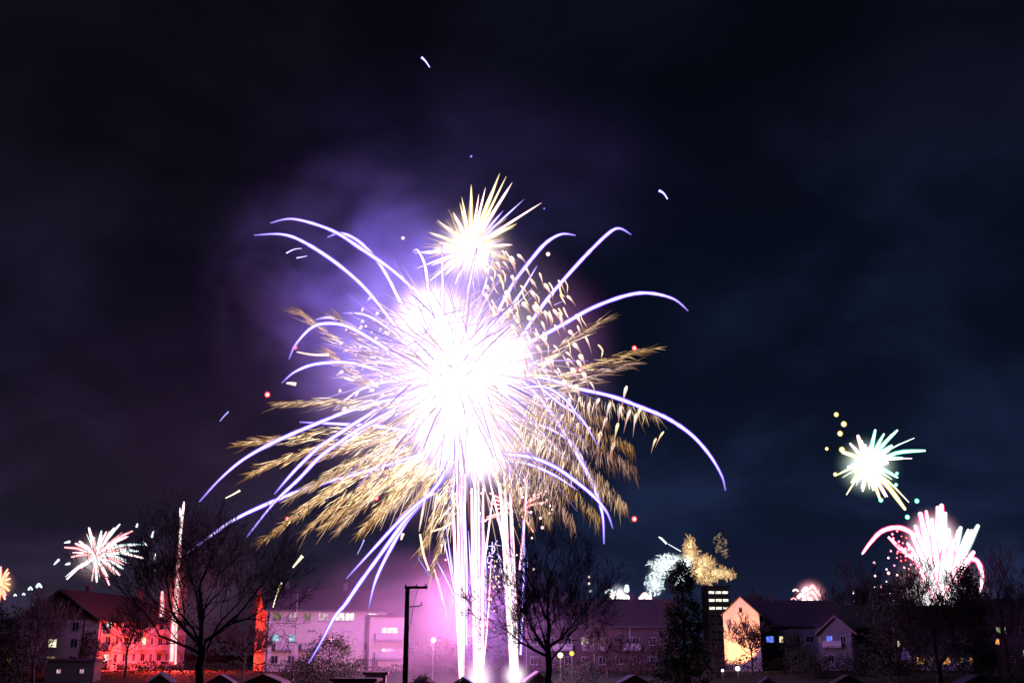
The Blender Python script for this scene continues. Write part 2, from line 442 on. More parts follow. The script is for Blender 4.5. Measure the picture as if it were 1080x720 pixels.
for j in range(3):
    for i in range(5):
        u = 3.2 + i * 6.6; z = .6 + j * 2.75
        h.balcony('right', u, z, 3.6, 1.3)
        k = 'd'
        if (i, j) in ((0, 0), (2, 1), (0, 2), (4, 1)): k = 'g' if i == 0 else 'w'
        h.window('right', u, z + .15, 1.8, 2.1, k, sill=False)
        h.window('right', u + 3.2, z + .9, 1.0, 1.3, 'd')
h.chimney(5.4, 12); h.chimney(9.5, 24)

# --- middle block behind the smoke
h = House('apartment_block', 'long apartment block lit pink beyond the utility pole, three top windows glowing', 'apartment block', 279, 184, 20, 20.0, 13, 9.8, 13.2, 'x', PLASTER2)
for u, k in ((4.3, 'p'), (9.2, 'p'), (12.0, 'g'), (13.6, 'g'), (17.6, 'g')): h.window('front', u, 8.0, 1.7 if u > 9 else 1.5, 1.35, k)
for u in (1.6, 6.6): h.window('front', u, 8.0, 1.3, 1.3, 'm')
for u, z, w_, hh_, k in ((1.6, 4.6, 1.2, 1.3, 'c'), (4.3, 4.6, 1.2, 1.3, 'c'), (1.6, 1.2, 1.2, 1.3, 'd'), (4.3, 1.2, 1.2, 1.3, 'd'), (7.4, 6.2, 1.4, .35, 'd'), (11.2, 6.2, 1.4, .3, 'd'), (13.4, 6.2, 1.4, .3, 'd'), (10.6, 4.2, 1.1, 1.2, 'd'), (13.2, 2.6, 1.2, 1.3, 'm'), (16.6, 3.4, .9, 1.1, 'd'), (7.6, 1.4, 1.1, 1.2, 'd'), (16.4, .9, 1.2, 1.2, 'd')):
    h.window('front', u, z, w_, hh_, k, sill=hh_ > 1)
for u in (3.0, 7.2): h.balcony('front', u, 3.4, 3.0, 1.1)
h.pipe('front', 18.2); h.pipe('front', .3)
for z in (1.0, 4.4, 7.6): h.window('left', 6.5, z, 1.2, 1.4, 'o')
h.chimney(4, 6.5); h.chimney(14, 6.5)
for k in range(7):
    mb = MB(); mb.tube([(2 + k * 2.4, .1, h.e + .55), (2 + k * 2.4, 6.0, h.r + .18)], .05, 6); mb.build('roof_rib', METAL, h.roof, world=False)
h = House('stair_wing', 'projecting stairwell wing with one wide lit window, right end of the pink block', 'building', 389, 187, 14, 6.2, 9, 8.6, 9.0, 'f', PLASTER2)
h.window('front', 3.3, 5.5, 2.8, 1.5, 'g', mull=2); h.window('front', 3.3, 2.4, 2.6, 1.2, 'd', mull=2); h.balcony('front', 3.2, 2.0, 4.6, 1.2); h.balcony('front', 3.2, 5.0, 4.6, 1.2); h.door('front', 1.0)

# --- dark block right of the columns
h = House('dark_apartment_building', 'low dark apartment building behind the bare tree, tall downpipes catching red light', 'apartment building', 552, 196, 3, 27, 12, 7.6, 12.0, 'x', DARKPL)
for i in range(9):
    for z in (1.0, 4.2):
        h.window('front', 1.8 + i * 2.95, z, 1.3, 1.3, 'w' if (i, z) in ((3, 4.2),) else ('m' if (i, z) == (4, 4.2) else 'd'))
for u in (.5, 12.2, 18.5, 26.5): h.pipe('front', u, diffuse('pale_pipe', (.6, .5, .5), None, 2))
for u in (6.3, 12.2, 18): h.balcony('front', u, 3.4, 4.2, 1.3)
h.chimney(8, 6); h.chimney(20, 6)

# --- right row: orange gable, long dark wing, second gable
ho = House('gabled_house', 'narrow gabled house end lit bright orange beside the tall dark conifer', 'house', 764.5, 192, -13, 6.0, 14, 9.2, 12.0, 'y', PLASTER2, over=.25)
ho.window('front', 3.0, 9.4, .7, .9, 'd', sill=False, mull=0)
h = House('row_house', 'long dark row house with blue and yellow lit windows right of the orange gable', 'row house', 797, 200, 3, 15.4, 11, 7.9, 11.9, 'x', PLASTERD)
for u, z, k in ((2.7, 4.6, 'b'), (4.7, 4.6, 'w'), (12.2, 4.6, 'm'), (7.4, 4.6, 'd'), (9.8, 4.6, 'd'), (12.2, 6.2, 'd'), (2.7, 1.2, 'd'), (6.2, 1.2, 'd'), (9.8, 1.2, 'd'), (12.6, 1.2, 'd')):
    h.window('front', u, z, 1.5 if k != 'w' else .8, 1.2, k)
h.door('front', 4.5); h.pipe('front', .3); h.chimney(5, 5.5)
h = House('end_house', 'gabled end house with pale verge boards and a blue lit window', 'house', 866, 199, -20, 5.4, 22, 6.6, 9.0, 'y', PLASTERD, over=.7, gable=PLASTERD)
h.window('front', 1.6, 4.6, 1.1, 1.2, 'b'); h.window('front', 3.9, 4.6, 1.0, 1.2, 'd'); h.window('front', 1.6, 1.4, 1.2, 1.2, 'd'); h.balcony('front', 2.0, 3.9, 3.2, 1.0)
for i in range(5): h.window('right', 2.6 + 4 * i, 4.4, 1.2, 1.2, 'd')
h.pipe('front', 5.1, WHITEP)
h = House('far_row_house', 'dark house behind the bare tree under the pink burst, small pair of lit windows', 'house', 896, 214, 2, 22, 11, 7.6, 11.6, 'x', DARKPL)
for i, u in enumerate((2.4, 5.2, 8.0, 9.7, 13.0, 16.0, 19.2)):
    h.window('front', u, 4.0, 1.0, 1.2, 'w' if i in (3,) else 'd'); h.window('front', u, 1.2, 1.0, 1.2, 'o' if i in (5, 6) else 'd')
h.window('front', 10.9, 4.0, .9, 1.2, 'w'); h.chimney(7, 5.5); h.window('front', 10.4, 6.0, .5, .5, 'e', sill=False, mull=0)
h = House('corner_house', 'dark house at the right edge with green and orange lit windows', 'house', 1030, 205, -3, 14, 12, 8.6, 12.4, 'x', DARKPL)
for u, z, k in ((4.3, 6.3, 'e'), (5.3, 6.3, 'e'), (3.9, 4.3, 'o'), (8.6, 2.3, 'w'), (8.6, 6.3, 'd'), (1.8, 4.3, 'd'), (1.8, 1.3, 'd'), (6.2, 1.3, 'd'), (11, 4.3, 'd')): h.window('front', u, z, .8, 1.1, k, mull=0)
h.chimney(5, 6)
# the light of a lit terrace under the pink burst
h = House('garden_hall', 'low hall with an orange lit front below the pink burst', 'hall', 962, 203, 0, 12, 6, 2.9, 4.6, 'x', PLASTER2)
for i in range(5): h.window('front', 1.4 + 2.3 * i, .9, 1.5, 1.3, 'o' if i in (0, 2, 4) else 'm')

# --- tower block far behind
p = at(748, HOR, 420)
t = House('tower_block', 'far tower block with rows of lit floors behind the conifer', 'tower block', 749, 420, 4, 8.5, 9, 27, 27.6, 'f', PLASTERD)
for j in range(9):
    for i in range(3): t.window('front', 1.6 + i * 2.6, 1.6 + j * 2.85, 2.3, 1.1, 'g' if j > 5 else 'd', sill=False, mull=0)

# ------------------------------------------------------------------ trees
BARK = diffuse('bark', (.075, .055, .045), (.035, .025, .02), 4, .95, .5, stretch=(3, 3, .6))
LEAF = diffuse('evergreen_leaf', (.045, .065, .03), (.02, .03, .015), 1.0, .9)
LEAFB = diffuse('brown_hedge_leaf', (.085, .055, .035), (.04, .03, .02), 1.0, .9)
def bare_tree(name, label, px, D, H, spread, fork, r0, seed, levels=6, group='bare trees', lean=0, dens=1.0, ascend=.55, base=None):
    rnd = random.Random(seed); TW = .00021 * D
    p0 = at(px, HOR, D); b = Vector((p0.x, D, gz(D) - .3 if base is None else base))
    t = thing(name, label, 'tree', b, group)
    tr = MB(); cr = MB()
    pts = [b.copy()]; n = 6
    for i in range(1, n + 1):
        pts.append(b + Vector((rnd.uniform(-.025, .025) * i + lean * i / n, rnd.uniform(-.08, .08) * i, fork * i / n)))
    tr.tube(pts, [r0 * (1.25 if i == 0 else 1 - .25 * i / n) for i in range(n + 1)], 10)
    def grow(p, d, ln, r, lv):
        k = 4 if lv < 3 else 3
        pp = [p.copy()]; q = p.copy(); dd = d.copy()
        for i in range(k):
            dd = (dd + Vector((rnd.gauss(0, .13), rnd.gauss(0, .13), rnd.gauss(.05, .09)))).normalized()
            q = q + dd * (ln / k); pp.append(q.copy())
        re = r * .62
        cr.tube(pp, [r + (re - r) * i / k for i in range(k + 1)], 5 if lv < 2 else 3)
        if lv >= levels: return
        nb = 3 if lv < 2 else (3 if rnd.random() < .34 * dens else 2)
        for i in range(nb):
            s = rnd.uniform(.35, .95) if i else 1.0
            ii = min(k - 1, int(s * k)); pos = pp[ii].lerp(pp[ii + 1], s * k - ii) if s < 1 else pp[-1]
            ax = dd.orthogonal().normalized(); ax.rotate(Quaternion(dd, rnd.uniform(0, 6.283)))
            ang = R(rnd.uniform(22, 52)) if i else R(rnd.uniform(4, 24))
            nd = dd.copy(); nd.rotate(Quaternion(ax, ang)); nd.z += .10; nd.normalize()
            grow(pos, nd, ln * rnd.uniform(.62, .86), max(TW, (r + (re - r) * s) * (.88 if not i else rnd.uniform(.45, .7))), lv + 1)
    top = pts[-1]; nm = 7
    # leader and main limbs
    grow(top, Vector((0, 0, 1)), (H - fork) * .34, r0 * .62, 0)
    for i in range(nm):
        a = 6.283 * i / nm + rnd.uniform(-.3, .3); el_ = rnd.uniform(.35, 1.05) * ascend * 1.6
        d = Vector((math.cos(a) * spread, math.sin(a) * spread, el_ * H / 20)).normalized()
        j = rnd.uniform(.72, 1.0)
        ii = min(n - 1, int(j * n)); pos = pts[ii].lerp(pts[ii + 1], j * n - ii)
        grow(pos, d, (H - fork) * rnd.uniform(.25, .34), r0 * rnd.uniform(.3, .48), 0 if dens > .9 else 1)
    tr.build('trunk', BARK, t, smooth=True); cr.build('crown', BARK, t); return t
bare_tree('bare_tree', 'large spreading bare tree left of the red flare smoke, tallest tree in view', 212, 112, 21.5, .72, 7.0, .48, 5, levels=7, dens=1.0)
bare_tree('bare_tree', 'bare tree just right of the firework columns', 578, 118, 18.5, 1.0, 6.8, .40, 8, levels=7, dens=1.0)
bare_tree('bare_tree', 'slim bare tree in front of the wooden gable', 38, 150, 14.5, .6, 6.0, .22, 13, levels=6)
bare_tree('bare_tree', 'bare tree with rising boughs below the pink burst', 988, 128, 16.5, .65, 5.0, .38, 21, levels=7)
bare_tree('bare_tree', 'bare tree before the red lit balconies', 134, 172, 12.0, .8, 5.0, .2, 27, levels=6)
bare_tree('bare_tree', 'dim bare tree left of the roof under the small burst', 797, 240, 16, .8, 7.0, .3, 31, levels=6)
bare_tree('bare_tree', 'tall dim bare tree behind the row houses', 905, 238, 23, .9, 9.0, .4, 35, levels=6)
bare_tree('bare_tree', 'bare tree at the far right edge', 1062, 170, 20, .9, 7.0, .35, 39, levels=6)
bare_tree('bare_tree', 'small bare tree partly across the orange gable', 793, 176, 9.5, .7, 4.2, .15, 43, levels=6)
bare_tree('bare_tree', 'low bare tree in front of the dark apartment building', 640, 172, 9.5, 1.0, 3.5, .18, 47, levels=6)
bare_tree('bare_tree', 'bare tree between the big tree and the antenna mast', 258, 168, 10.5, .9, 4.0, .18, 51, levels=6)

def leafy(name, label, cat, px, D, H, rx, shape, seed, n=2600, leaf=.32, m=LEAF, group=None, trunk=.18, low=.08, base=None):
    rnd = random.Random(seed); p0 = at(px, HOR, D); b = Vector((p0.x, D, gz(D) - .2 if base is None else base))
    t = thing(name, label, cat, b, group)
    tr = MB(); tr.tube([b, b + Vector((.05, 0, H * .5)), b + Vector((0, .05, H * .92))], [trunk, trunk * .7, .03], 8)
    tr.build('trunk' if cat == 'tree' else 'stem', BARK, t)
    cr = MB()
    nc = max(18, int(n / 45)); cl = []
    for i in range(nc):
        z = rnd.uniform(low, 1) ; a = rnd.uniform(0, 6.283)
        if shape == 'cone': prof = (1 - z) ** .7 * (.85 + .15 * math.sin(z * 40)) + .02
        elif shape == 'column': prof = min(1, (1.04 - z) * 2.2 + .12) * (.72 + .28 * math.sin(z * 9 + 1 + 2 * math.sin(a)))
        elif shape == 'spires':
            ox, hz = rnd.choice(((-.34, .93), (.30, .97), (0, 1.0), (.5, .72), (-.55, .66)))
            zz = rnd.uniform(low, 1); rr = ((1 - zz) ** .8 * .55 + .04) * rx * rnd.uniform(.1, 1.1)
            cl.append((Vector((math.cos(a) * rr + ox * rx * (1 - .3 * zz), math.sin(a) * rr, zz * hz * H)), rnd.uniform(.3, .9) * rx * .22 + .1)); continue
        else: prof = math.sqrt(max(0, 1 - ((z - .45) / .58) ** 2))
        rr = prof * rx * math.sqrt(rnd.uniform(.15, 1.15))
        cl.append((Vector((math.cos(a) * rr, math.sin(a) * rr, z * H)), rnd.uniform(.45, 1.0) * rx * .30 + .12))
    for i in range(n):
        c, s = rnd.choice(cl)
        p = b + c + Vector((rnd.gauss(0, 1), rnd.gauss(0, 1), rnd.gauss(0, .8))) * s * .62
        if p.z < b.z + .05: continue
        u = Vector((rnd.gauss(0, 1), rnd.gauss(0, 1), rnd.gauss(0, 1))).normalized(); w = u.orthogonal().normalized(); w.rotate(Quaternion(u, rnd.uniform(0, 6.28)))
        l = leaf * rnd.uniform(.5, 1.2)
        cr.poly([p - w * l * .5, p + u.cross(w) * l * .28, p + w * l * .5, p - u.cross(w) * l * .28])
    cr.build('crown' if cat == 'tree' else 'foliage', m, t); return t
leafy('conifer', 'tall dark evergreen in front of the silver and gold bursts', 'tree', 722, 150, 17.2, 4.4, 'spires', 3, 13000, .40, trunk=.3, group='dark evergreens')
leafy('conifer', 'dark pointed conifer right of the pink burst', 'tree', 1027, 150, 16.5, 3.4, 'cone', 4, 6000, .42, trunk=.28, group='dark evergreens')
leafy('conifer', 'wide dark evergreen hiding the pink burst dots', 'tree', 945, 165, 13.5, 4.0, 'round', 6, 6500, .42, trunk=.25, group='dark evergreens')
leafy('conifer', 'dark evergreen at the left edge', 'tree', -2, 150, 11.5, 3.6, 'round', 7, 4500, .42, trunk=.25, group='dark evergreens')
for i, (px, D, H, rx, sh, lab) in enumerate([
    (93, 176, 6.4, 1.5, 'round', 'rounded dark bush before the left house corner'),
    (347, 150, 7.3, 3.9, 'round', 'large rounded bush crossed by a violet trail'),
    (318, 158, 3.9, 2.6, 'round', 'low bush left of the large rounded bush'),
    (838, 176, 6.6, 1.9, 'round', 'tall dark bush before the row house'),
    (852, 172, 4.2, 3.0, 'round', 'wide dark bush below the yellow lit window'),
    (680, 176, 5.6, 3.0, 'round', 'brown hazel bush left of the tall evergreen'),
    (745, 172, 5.0, 2.8, 'round', 'loose shrub between evergreen and orange gable'),
    (447, 138, 3.2, 1.4, 'round', 'small twiggy shrub beside the utility pole'),
    (1052, 166, 5.4, 4.0, 'round', 'broad dark bush in the right corner'),
    (905, 176, 4.6, 3.0, 'round', 'dark bush under the end house'),
    (20, 172, 4.0, 2.6, 'round', 'low bush left of the gabled apartment house'),
    (612, 160, 3.6, 3.0, 'round', 'low bush right of the bare tree trunk')]):
    leafy('bush', lab, 'bush', px, D, H, rx, sh, 60 + i, 9000 if i == 1 else 3400, .26, LEAFB if i in (5, 6, 7) else LEAF, 'garden bushes', .08, .02)
# hedges along the allotment edge
def hedge(label, px0, px1, D, H, seed):
    rnd = random.Random(seed); a = at(px0, HOR, D).x; b_ = at(px1, HOR, D).x
    m = MB(); n = int((b_ - a) * 95)
    for i in range(n):
        x = rnd.uniform(a, b_); hh = H * (1 + .16 * math.sin(x * .9 + seed) + .10 * math.sin(x * 2.3))
        p = Vector((x, D + rnd.gauss(0, .45), gz(D) + hh * rnd.uniform(0, 1) ** .8))
        u = Vector((rnd.gauss(0, 1), rnd.gauss(0, 1), rnd.gauss(0, 1))).normalized(); w = u.orthogonal().normalized(); l = rnd.uniform(.2, .42)
        m.poly([p - w * l * .5, p + u.cross(w) * l * .3, p + w * l * .5, p - u.cross(w) * l * .3])
    for k in range(int((b_ - a) / 1.2)):
        x = a + .6 + k * 1.2; m.tube([(x, D, gz(D) - .1), (x + .05, D, gz(D) + H * .8)], [.06, .02], 4)
    m.h = []
    tag(m.build('hedge', LEAFB if seed % 2 else LEAF), label, 'hedge', 'allotment hedges')
hedge('hedge below the left gabled house', -10, 118, 179, 1.8, 1)
hedge('hedge from the red lit balconies to the big tree', 121, 262, 178, 1.7, 2)
hedge('hedge below the pink lit block', 266, 395, 177, 1.9, 3)
hedge('hedge behind the launch place', 398, 560, 177, 1.3, 4)
hedge('hedge below the dark apartment building', 563, 752, 179, 2.0, 5)
hedge('hedge below the orange gable and row house', 756, 902, 180, 2.2, 6)
hedge('hedge along the right edge gardens', 906, 1095, 181, 2.2, 7)
# low far wood on the horizon
rnd = random.Random(77); m = MB()
for i in range(9000):
    x = rnd.uniform(-330, 330); D = 560 + rnd.uniform(-25, 25)
    hh = 13 + 5 * math.sin(x * .05) + 3 * math.sin(x * .19 + 2); z = 3 + hh * rnd.uniform(0, 1) ** .7
    p = Vector((x, D, z)); u = Vector((rnd.gauss(0, 1), rnd.gauss(0, .3), rnd.gauss(0, 1))).normalized(); w = u.orthogonal().normalized(); l = rnd.uniform(1.5, 3.4)
    m.poly([p - w * l * .5, p + u.cross(w) * l * .35, p + w * l * .5, p - u.cross(w) * l * .35])
tag(m.build('distant_wood', LEAF), kind='stuff', label='dark wood along the horizon', cat='wood')

# ------------------------------------------------------------------ allotment: sheds, fence, poles
SHW = [diffuse('brown_boards', (.16, .10, .07), (.09, .055, .04), 3, .85, .3, stretch=(1, 1, 6)), diffuse('green_boards', (.07, .11, .08), (.04, .06, .045), 3, .85, .3, stretch=(1, 1, 6)), diffuse('grey_boards', (.22, .20, .20), (.13, .12, .12), 3, .85, .3, stretch=(1, 1, 6))]
FELT = diffuse('roofing_felt', (.10, .085, .09), (.06, .05, .055), 2, .9, .3)
TRIM = diffuse('white_trim', (.65, .6, .6), None, 3, .7)
def shed(label, px, D, W, Ln, eave, ridge, rz, wm, flat=False, trim=False, lit='d', two=False):
    H = House('garden_shed', label, 'shed', px, D, rz, W, Ln, eave, ridge, 'f' if flat else 'y', SHW[wm], cover=FELT, over=.2, group='allotment garden sheds')
    for u in ((W * .27, W * .75) if two else (W * .72,)): H.window('front', u, 1.1, .7, .7, lit, sill=False)
    if not two: H.door('front', W * .3)
    if trim:
        gb = MB(); z0 = H.e - .2 * (H.r - H.e) / (W / 2)
        for a, b in (((-.2, z0), (W / 2, H.r)), ((W + .2, z0), (W / 2, H.r))):
            gb.prism([(a[0], -.26, a[1] - .02), (b[0], -.26, b[1] - .02), (b[0], -.26, b[1] + .26), (a[0], -.26, a[1] + .26)], (0, .05, 0))
        gb.build('bargeboard', TRIM, H.o, world=False)
    return H
shed('small gabled shed in front of the left firework column', 475, 128, 2.8, 3.0, 2.1, 3.0, 0, 0)
shed('shed with pale gable trim beside the bare tree right of the columns', 557, 150, 2.9, 3.2, 1.9, 2.9, 8, 0, trim=True)
shed('gabled shed with pale trim near the orange lit house', 796, 132, 2.7, 3.2, 2.0, 2.9, -10, 0, trim=True)
shed('gabled shed with pale trim below the red flare', 160, 150, 2.6, 3.0, 1.9, 2.8, 6, 0, trim=True)
shed('flat roofed green shed with two pink lit panes', 50, 166, 7.0, 3.0, 2.9, 3.0, 0, 1, flat=True, lit='p', two=True)
shed('flat roofed shed with pale boards below the large rounded bush', 352, 135, 5.0, 3.0, 2.6, 2.7, -4, 2, flat=True)
shed('small pale flat roofed shed left of the utility pole', 386, 146, 2.6, 2.6, 3.0, 3.1, 4, 2, flat=True)
shed('low brown shed between the big tree and the large bush', 262, 140, 4.2, 3.0, 2.3, 3.1, -6, 0)
shed('grey shed under the left bare tree', 222, 142, 2.8, 3.0, 2.2, 3.0, 5, 2)
shed('brown shed left of the tall evergreen', 655, 140, 3.2, 3.0, 2.2, 3.0, 5, 0)
shed('dark shed in the right corner gardens', 1015, 140, 3.4, 3.0, 2.2, 3.0, 4, 0)
shed('green gabled shed below the dark bush', 880, 140, 3.0, 3.0, 2.2, 3.0, -4, 1)
# fence
ft = thing('garden_fence', 'long low board fence across the front of the allotment', 'fence', (0, 124, 0))
X0, X1 = -60, 60
k = 0; x = X0
while x < X1:
    mb = MB(); mb.box(x, 123.94, 0, x + .1, 124.06, 2.55); mb.build('post', SHW[0], ft)
    pb = MB()
    for j in range(16):
        hgt = 2.35 + .05 * math.sin(j * 7 + x); pb.box(x + .12 + j * .147, 123.975, .15, x + .12 + j * .147 + .13, 124.0, hgt)
    pb.box(x + .11, 124.003, .5, x + 2.48, 124.05, .6); pb.box(x + .11, 124.003, 2.0, x + 2.48, 124.05, 2.1)
    pb.build('board_panel', SHW[0], ft)
    x += 2.5
# utility pole
WP = diffuse('weathered_pole', (.10, .075, .06), (.05, .04, .03), 3, .9, .4, stretch=(4, 4, .5))
b = at(428, HOR, 112); b.z = 0; top = at(430.5, 619, 112)
up = thing('utility_pole', 'dark wooden utility pole with crossarm before the purple smoke', 'utility pole', b)
mb = MB(); mb.tube([b, Vector((b.x, b.y, top.z))], [.29, .22], 12); mb.build('pole', WP, up, smooth=True)
mb = MB(); z = top.z; mb.box(b.x - .25, b.y - .42, z - .16, b.x + 2.0, b.y - .28, z + .10); mb.build('crossarm', WP, up)
for dx in (-.15, .9, 1.85):
    mb = MB(); mb.tube([(b.x + dx, b.y - .35, z + .065), (b.x + dx, b.y - .35, z + .2), (b.x + dx, b.y - .35, z + .3)], [.05, .09, .05], 8); mb.build('insulator', CONC, up)
mb = MB(); zz = z - 1.9; mb.tube([(b.x + .2, b.y - .2, zz), (b.x + 1.2, b.y - .3, zz + .05), (b.x + 1.45, b.y - .3, zz + .22), (b.x + 1.45, b.y - .3, zz + .5)], .055, 6); mb.build('bracket', METAL, up)
mb = MB(); mb.tube([(b.x + 1.1, b.y - .3, z - .12), (b.x + .75, b.y - .3, z - 1.2), (b.x + .5, b.y - .3, z - 3.0), (b.x + .25, b.y - .3, z - 4.2)], .03, 5); mb.build('cable', METAL, up)
mb = MB(); mb.tube([(b.x, b.y - .30, 0.2), (b.x, b.y - .24, z - 2)], .035, 5); mb.build('conduit', METAL, up)
# street lamps
def street_lamp(label, px, py, D, col, st, pw, arm=True, bulb=.22):
    hp = at(px, py, D); b = Vector((hp.x, D, gz(D)))
    t = thing('street_lamp', label, 'street lamp', b, 'small lamps in the gardens and street')
    mb = MB(); mb.tube([b - Vector((0, 0, .2)), Vector((hp.x, D, hp.z - .25))], [.08, .05], 8); mb.build('post', METAL, t)
    mb = MB(); mb.tube([(hp.x, D, hp.z - .25), (hp.x, D, hp.z - .12), (hp.x, D, hp.z - .08)], [.06, .16, .06], 8); mb.tube([(hp.x, D, hp.z + bulb + .02), (hp.x, D, hp.z + bulb + .12)], [bulb * 1.2, .04], 8); mb.build('lamp_housing', METAL, t)
    mb = MB(); mb.ball((hp.x, D, hp.z + .06), bulb, seg=12, rings=8); o = mb.build('lamp_globe', emit('lamp_glow_%s' % '_'.join(str(int(c * 100)) for c in col), col, st), t, smooth=True)
    if pw:
        l = bpy.data.lights.new('lamp_light', 'POINT'); l.energy = pw; l.color = col; l.shadow_soft_size = bulb + .03
        lo = bpy.data.objects.new('lamp_light', l); COL.objects.link(lo); lo.parent = t; lo.location = Vector((hp.x, D - bulb - .25, hp.z)) - b
street_lamp('lamp glowing in the purple smoke right of the utility pole', 457, 675, 168, (1, .80, .90), 4, 900, bulb=.36)
street_lamp('lamp with white globe below the orange gable', 778, 705, 150, (.85, .92, 1), 4, 60, bulb=.30)
street_lamp('small lamp with white globe below the conifer edge', 762, 707, 150, (.85, .90, 1), 2.5, 30, bulb=.2)
street_lamp('pale yellow lamp right of the bare tree trunk', 591, 691, 164, (.95, 1, .35), 3, 200, bulb=.38)
street_lamp('dim amber lamp beside the pale yellow one', 603, 689, 168, (1, .75, .15), 1.2, 100, bulb=.36)
street_lamp('amber lamp at the left edge hedge', 10, 695, 170, (1, .45, .10), .8, 60, bulb=.3)
# added flood lamp: stands in for the unseen source of the gable's orange light
ga = at(781, HOR, 192)
fl = thing('added_flood_lamp', 'added flood lamp standing in for the unseen light on the orange gable', 'lamp', (ga.x - .8, 182.5, gz(182.5)))
mb = MB(); mb.tube([(ga.x - .8, 182.5, gz(182.5)), (ga.x - .8, 182.5, gz(182.5) + .5)], .04, 8); mb.build('post', METAL, fl)
mb = MB(); mb.box(ga.x - 1.1, 182.3, gz(182.5) + .5, ga.x - .5, 182.5, gz(182.5) + .9); mb.build('lamp_housing', METAL, fl)
l = bpy.data.lights.new('added_flood_light', 'SPOT'); l.energy = 23000; l.color = (1, .37, .14); l.spot_size = R(57); l.spot_blend = .25; l.shadow_soft_size = .2
lo = bpy.data.objects.new('added_flood_light', l); COL.objects.link(lo); lo.location = (ga.x - .8, 182.7, gz(182.5) + .75)
lo.rotation_euler = (Vector((ga.x - 1.1, 192, 9.0)) - Vector(lo.location)).to_track_quat('-Z', 'Y').to_euler()
# antenna mast lit red
a0 = at(310, 700, 165); a0.z = gz(165); a1 = at(312, 626, 165)
am = thing('antenna_mast', 'thin antenna mast lit red in front of the pink block', 'mast', a0)
mb = MB(); mb.tube([a0, Vector((a0.x, a0.y, a1.z))], [.10, .05], 8); mb.build('pole', diffuse('mast_paint', (.5, .3, .28), None, 2), am)
for k, (w, dz) in enumerate(((1.6, 1.6), (1.2, 2.3), (.9, 2.9))):
    mb = MB(); mb.tube([(a0.x - w / 2, a0.y, a1.z - dz), (a0.x + w / 2, a0.y, a1.z - dz)], .03, 6); mb.build('antenna_rod', METAL, am)

# ------------------------------------------------------------------ smoke
tag(ellipsoid('smoke', at(385, 308, 158), 27, 22, 25, smoke_mat('burst_smoke', (.75, .74, .95), .050, 2.6, .42, .66, .04)), 'violet lit smoke drifting left of the main burst', 'smoke', kind='stuff')
tag(ellipsoid('smoke', at(240, 440, 235), 62, 30, 32, smoke_mat('drifting_smoke', (.70, .80, 1.0), .0045, 3.0, .36, .70, .20)), 'thin drifting smoke low over the left houses', 'smoke', kind='stuff')
tag(ellipsoid('smoke', at(470, 190, 190), 52, 30, 26, smoke_mat('upper_smoke', (.62, .78, 1.0), .010, 2.6, .38, .72, .12)), 'faint violet smoke above the spiky burst', 'smoke', kind='stuff')
tag(ellipsoid('smoke', at(448, 658, 160), 25, 16, 12, smoke_mat('launch_smoke', (.85, .75, .9), .020, 2.2, .34, .66, .22)), 'purple smoke on the ground round the firework columns', 'smoke', kind='stuff')
tag(ellipsoid('smoke', at(200, 628, 168), 13, 12, 15, smoke_mat('flare_smoke', (.9, .6, .6), .007, 1.8, .34, .70, .15)), 'red lit smoke round the tall flare behind the big tree', 'smoke', kind='stuff')

# ------------------------------------------------------------------ fireworks
def cr_spline(pts, k=6):
    P = [pts[0]] + list(pts) + [pts[-1]]; out = []
    for i in range(1, len(P) - 2):
        p0, p1, p2, p3 = P[i - 1], P[i], P[i + 1], P[i + 2]
        for j in range(k):
            t = j / k
            out.append(tuple(.5 * (2 * p1[c] + (p2[c] - p0[c]) * t + (2 * p0[c] - 5 * p1[c] + 4 * p2[c] - p3[c]) * t * t + (3 * p1[c] - p0[c] - 3 * p2[c] + p3[c]) * t ** 3) for c in range(len(p1))))
    out.append(tuple(pts[-1])); return out
D0 = 150.0
def trail(parent, pts, D, dd, w, m, name='trail', tip=.35, head=1.0, k=6, sides=8, hot_end=1.0):
    """pts in photo pixels from the burst outwards; D distance of the burst, dd how far the star flies towards or away from the camera; w full width in pixels"""
    sp_ = cr_spline(pts, k); n = len(sp_); mb = MB(); P = []; rad = []; heat = []
    for i, q in enumerate(sp_):
        t = i / (n - 1); Y = D + dd * t; P.append(at(q[0], q[1], Y))
        f = head if t < .5 else head + (tip - head) * ((t - .5) / .5) ** 1.5
        fl_ = .93 + .10 * math.sin(i * 2.7 + q[0]) * math.sin(i * 1.3 + q[1]) + random.uniform(-.05, .05)
        rad.append(max(.02, w * .5 * Y / F * f * fl_)); heat.append((.86 + .14 * random.random()) * 1.0 if t < .75 else 1 + (hot_end - 1) * (t - .75) / .25)
    dv = P[-1] - P[-2]
    if dv.length > 1e-5:
        dv.normalize(); re_ = rad[-1]
        P += [P[-1] + dv * re_ * .6, P[-1] + dv * re_ * .95]; rad += [re_ * .8, re_ * .25]; heat += [heat[-1]] * 2
    mb.tube(P, rad, sides, heat); return mb.build(name, m, parent, smooth=True)

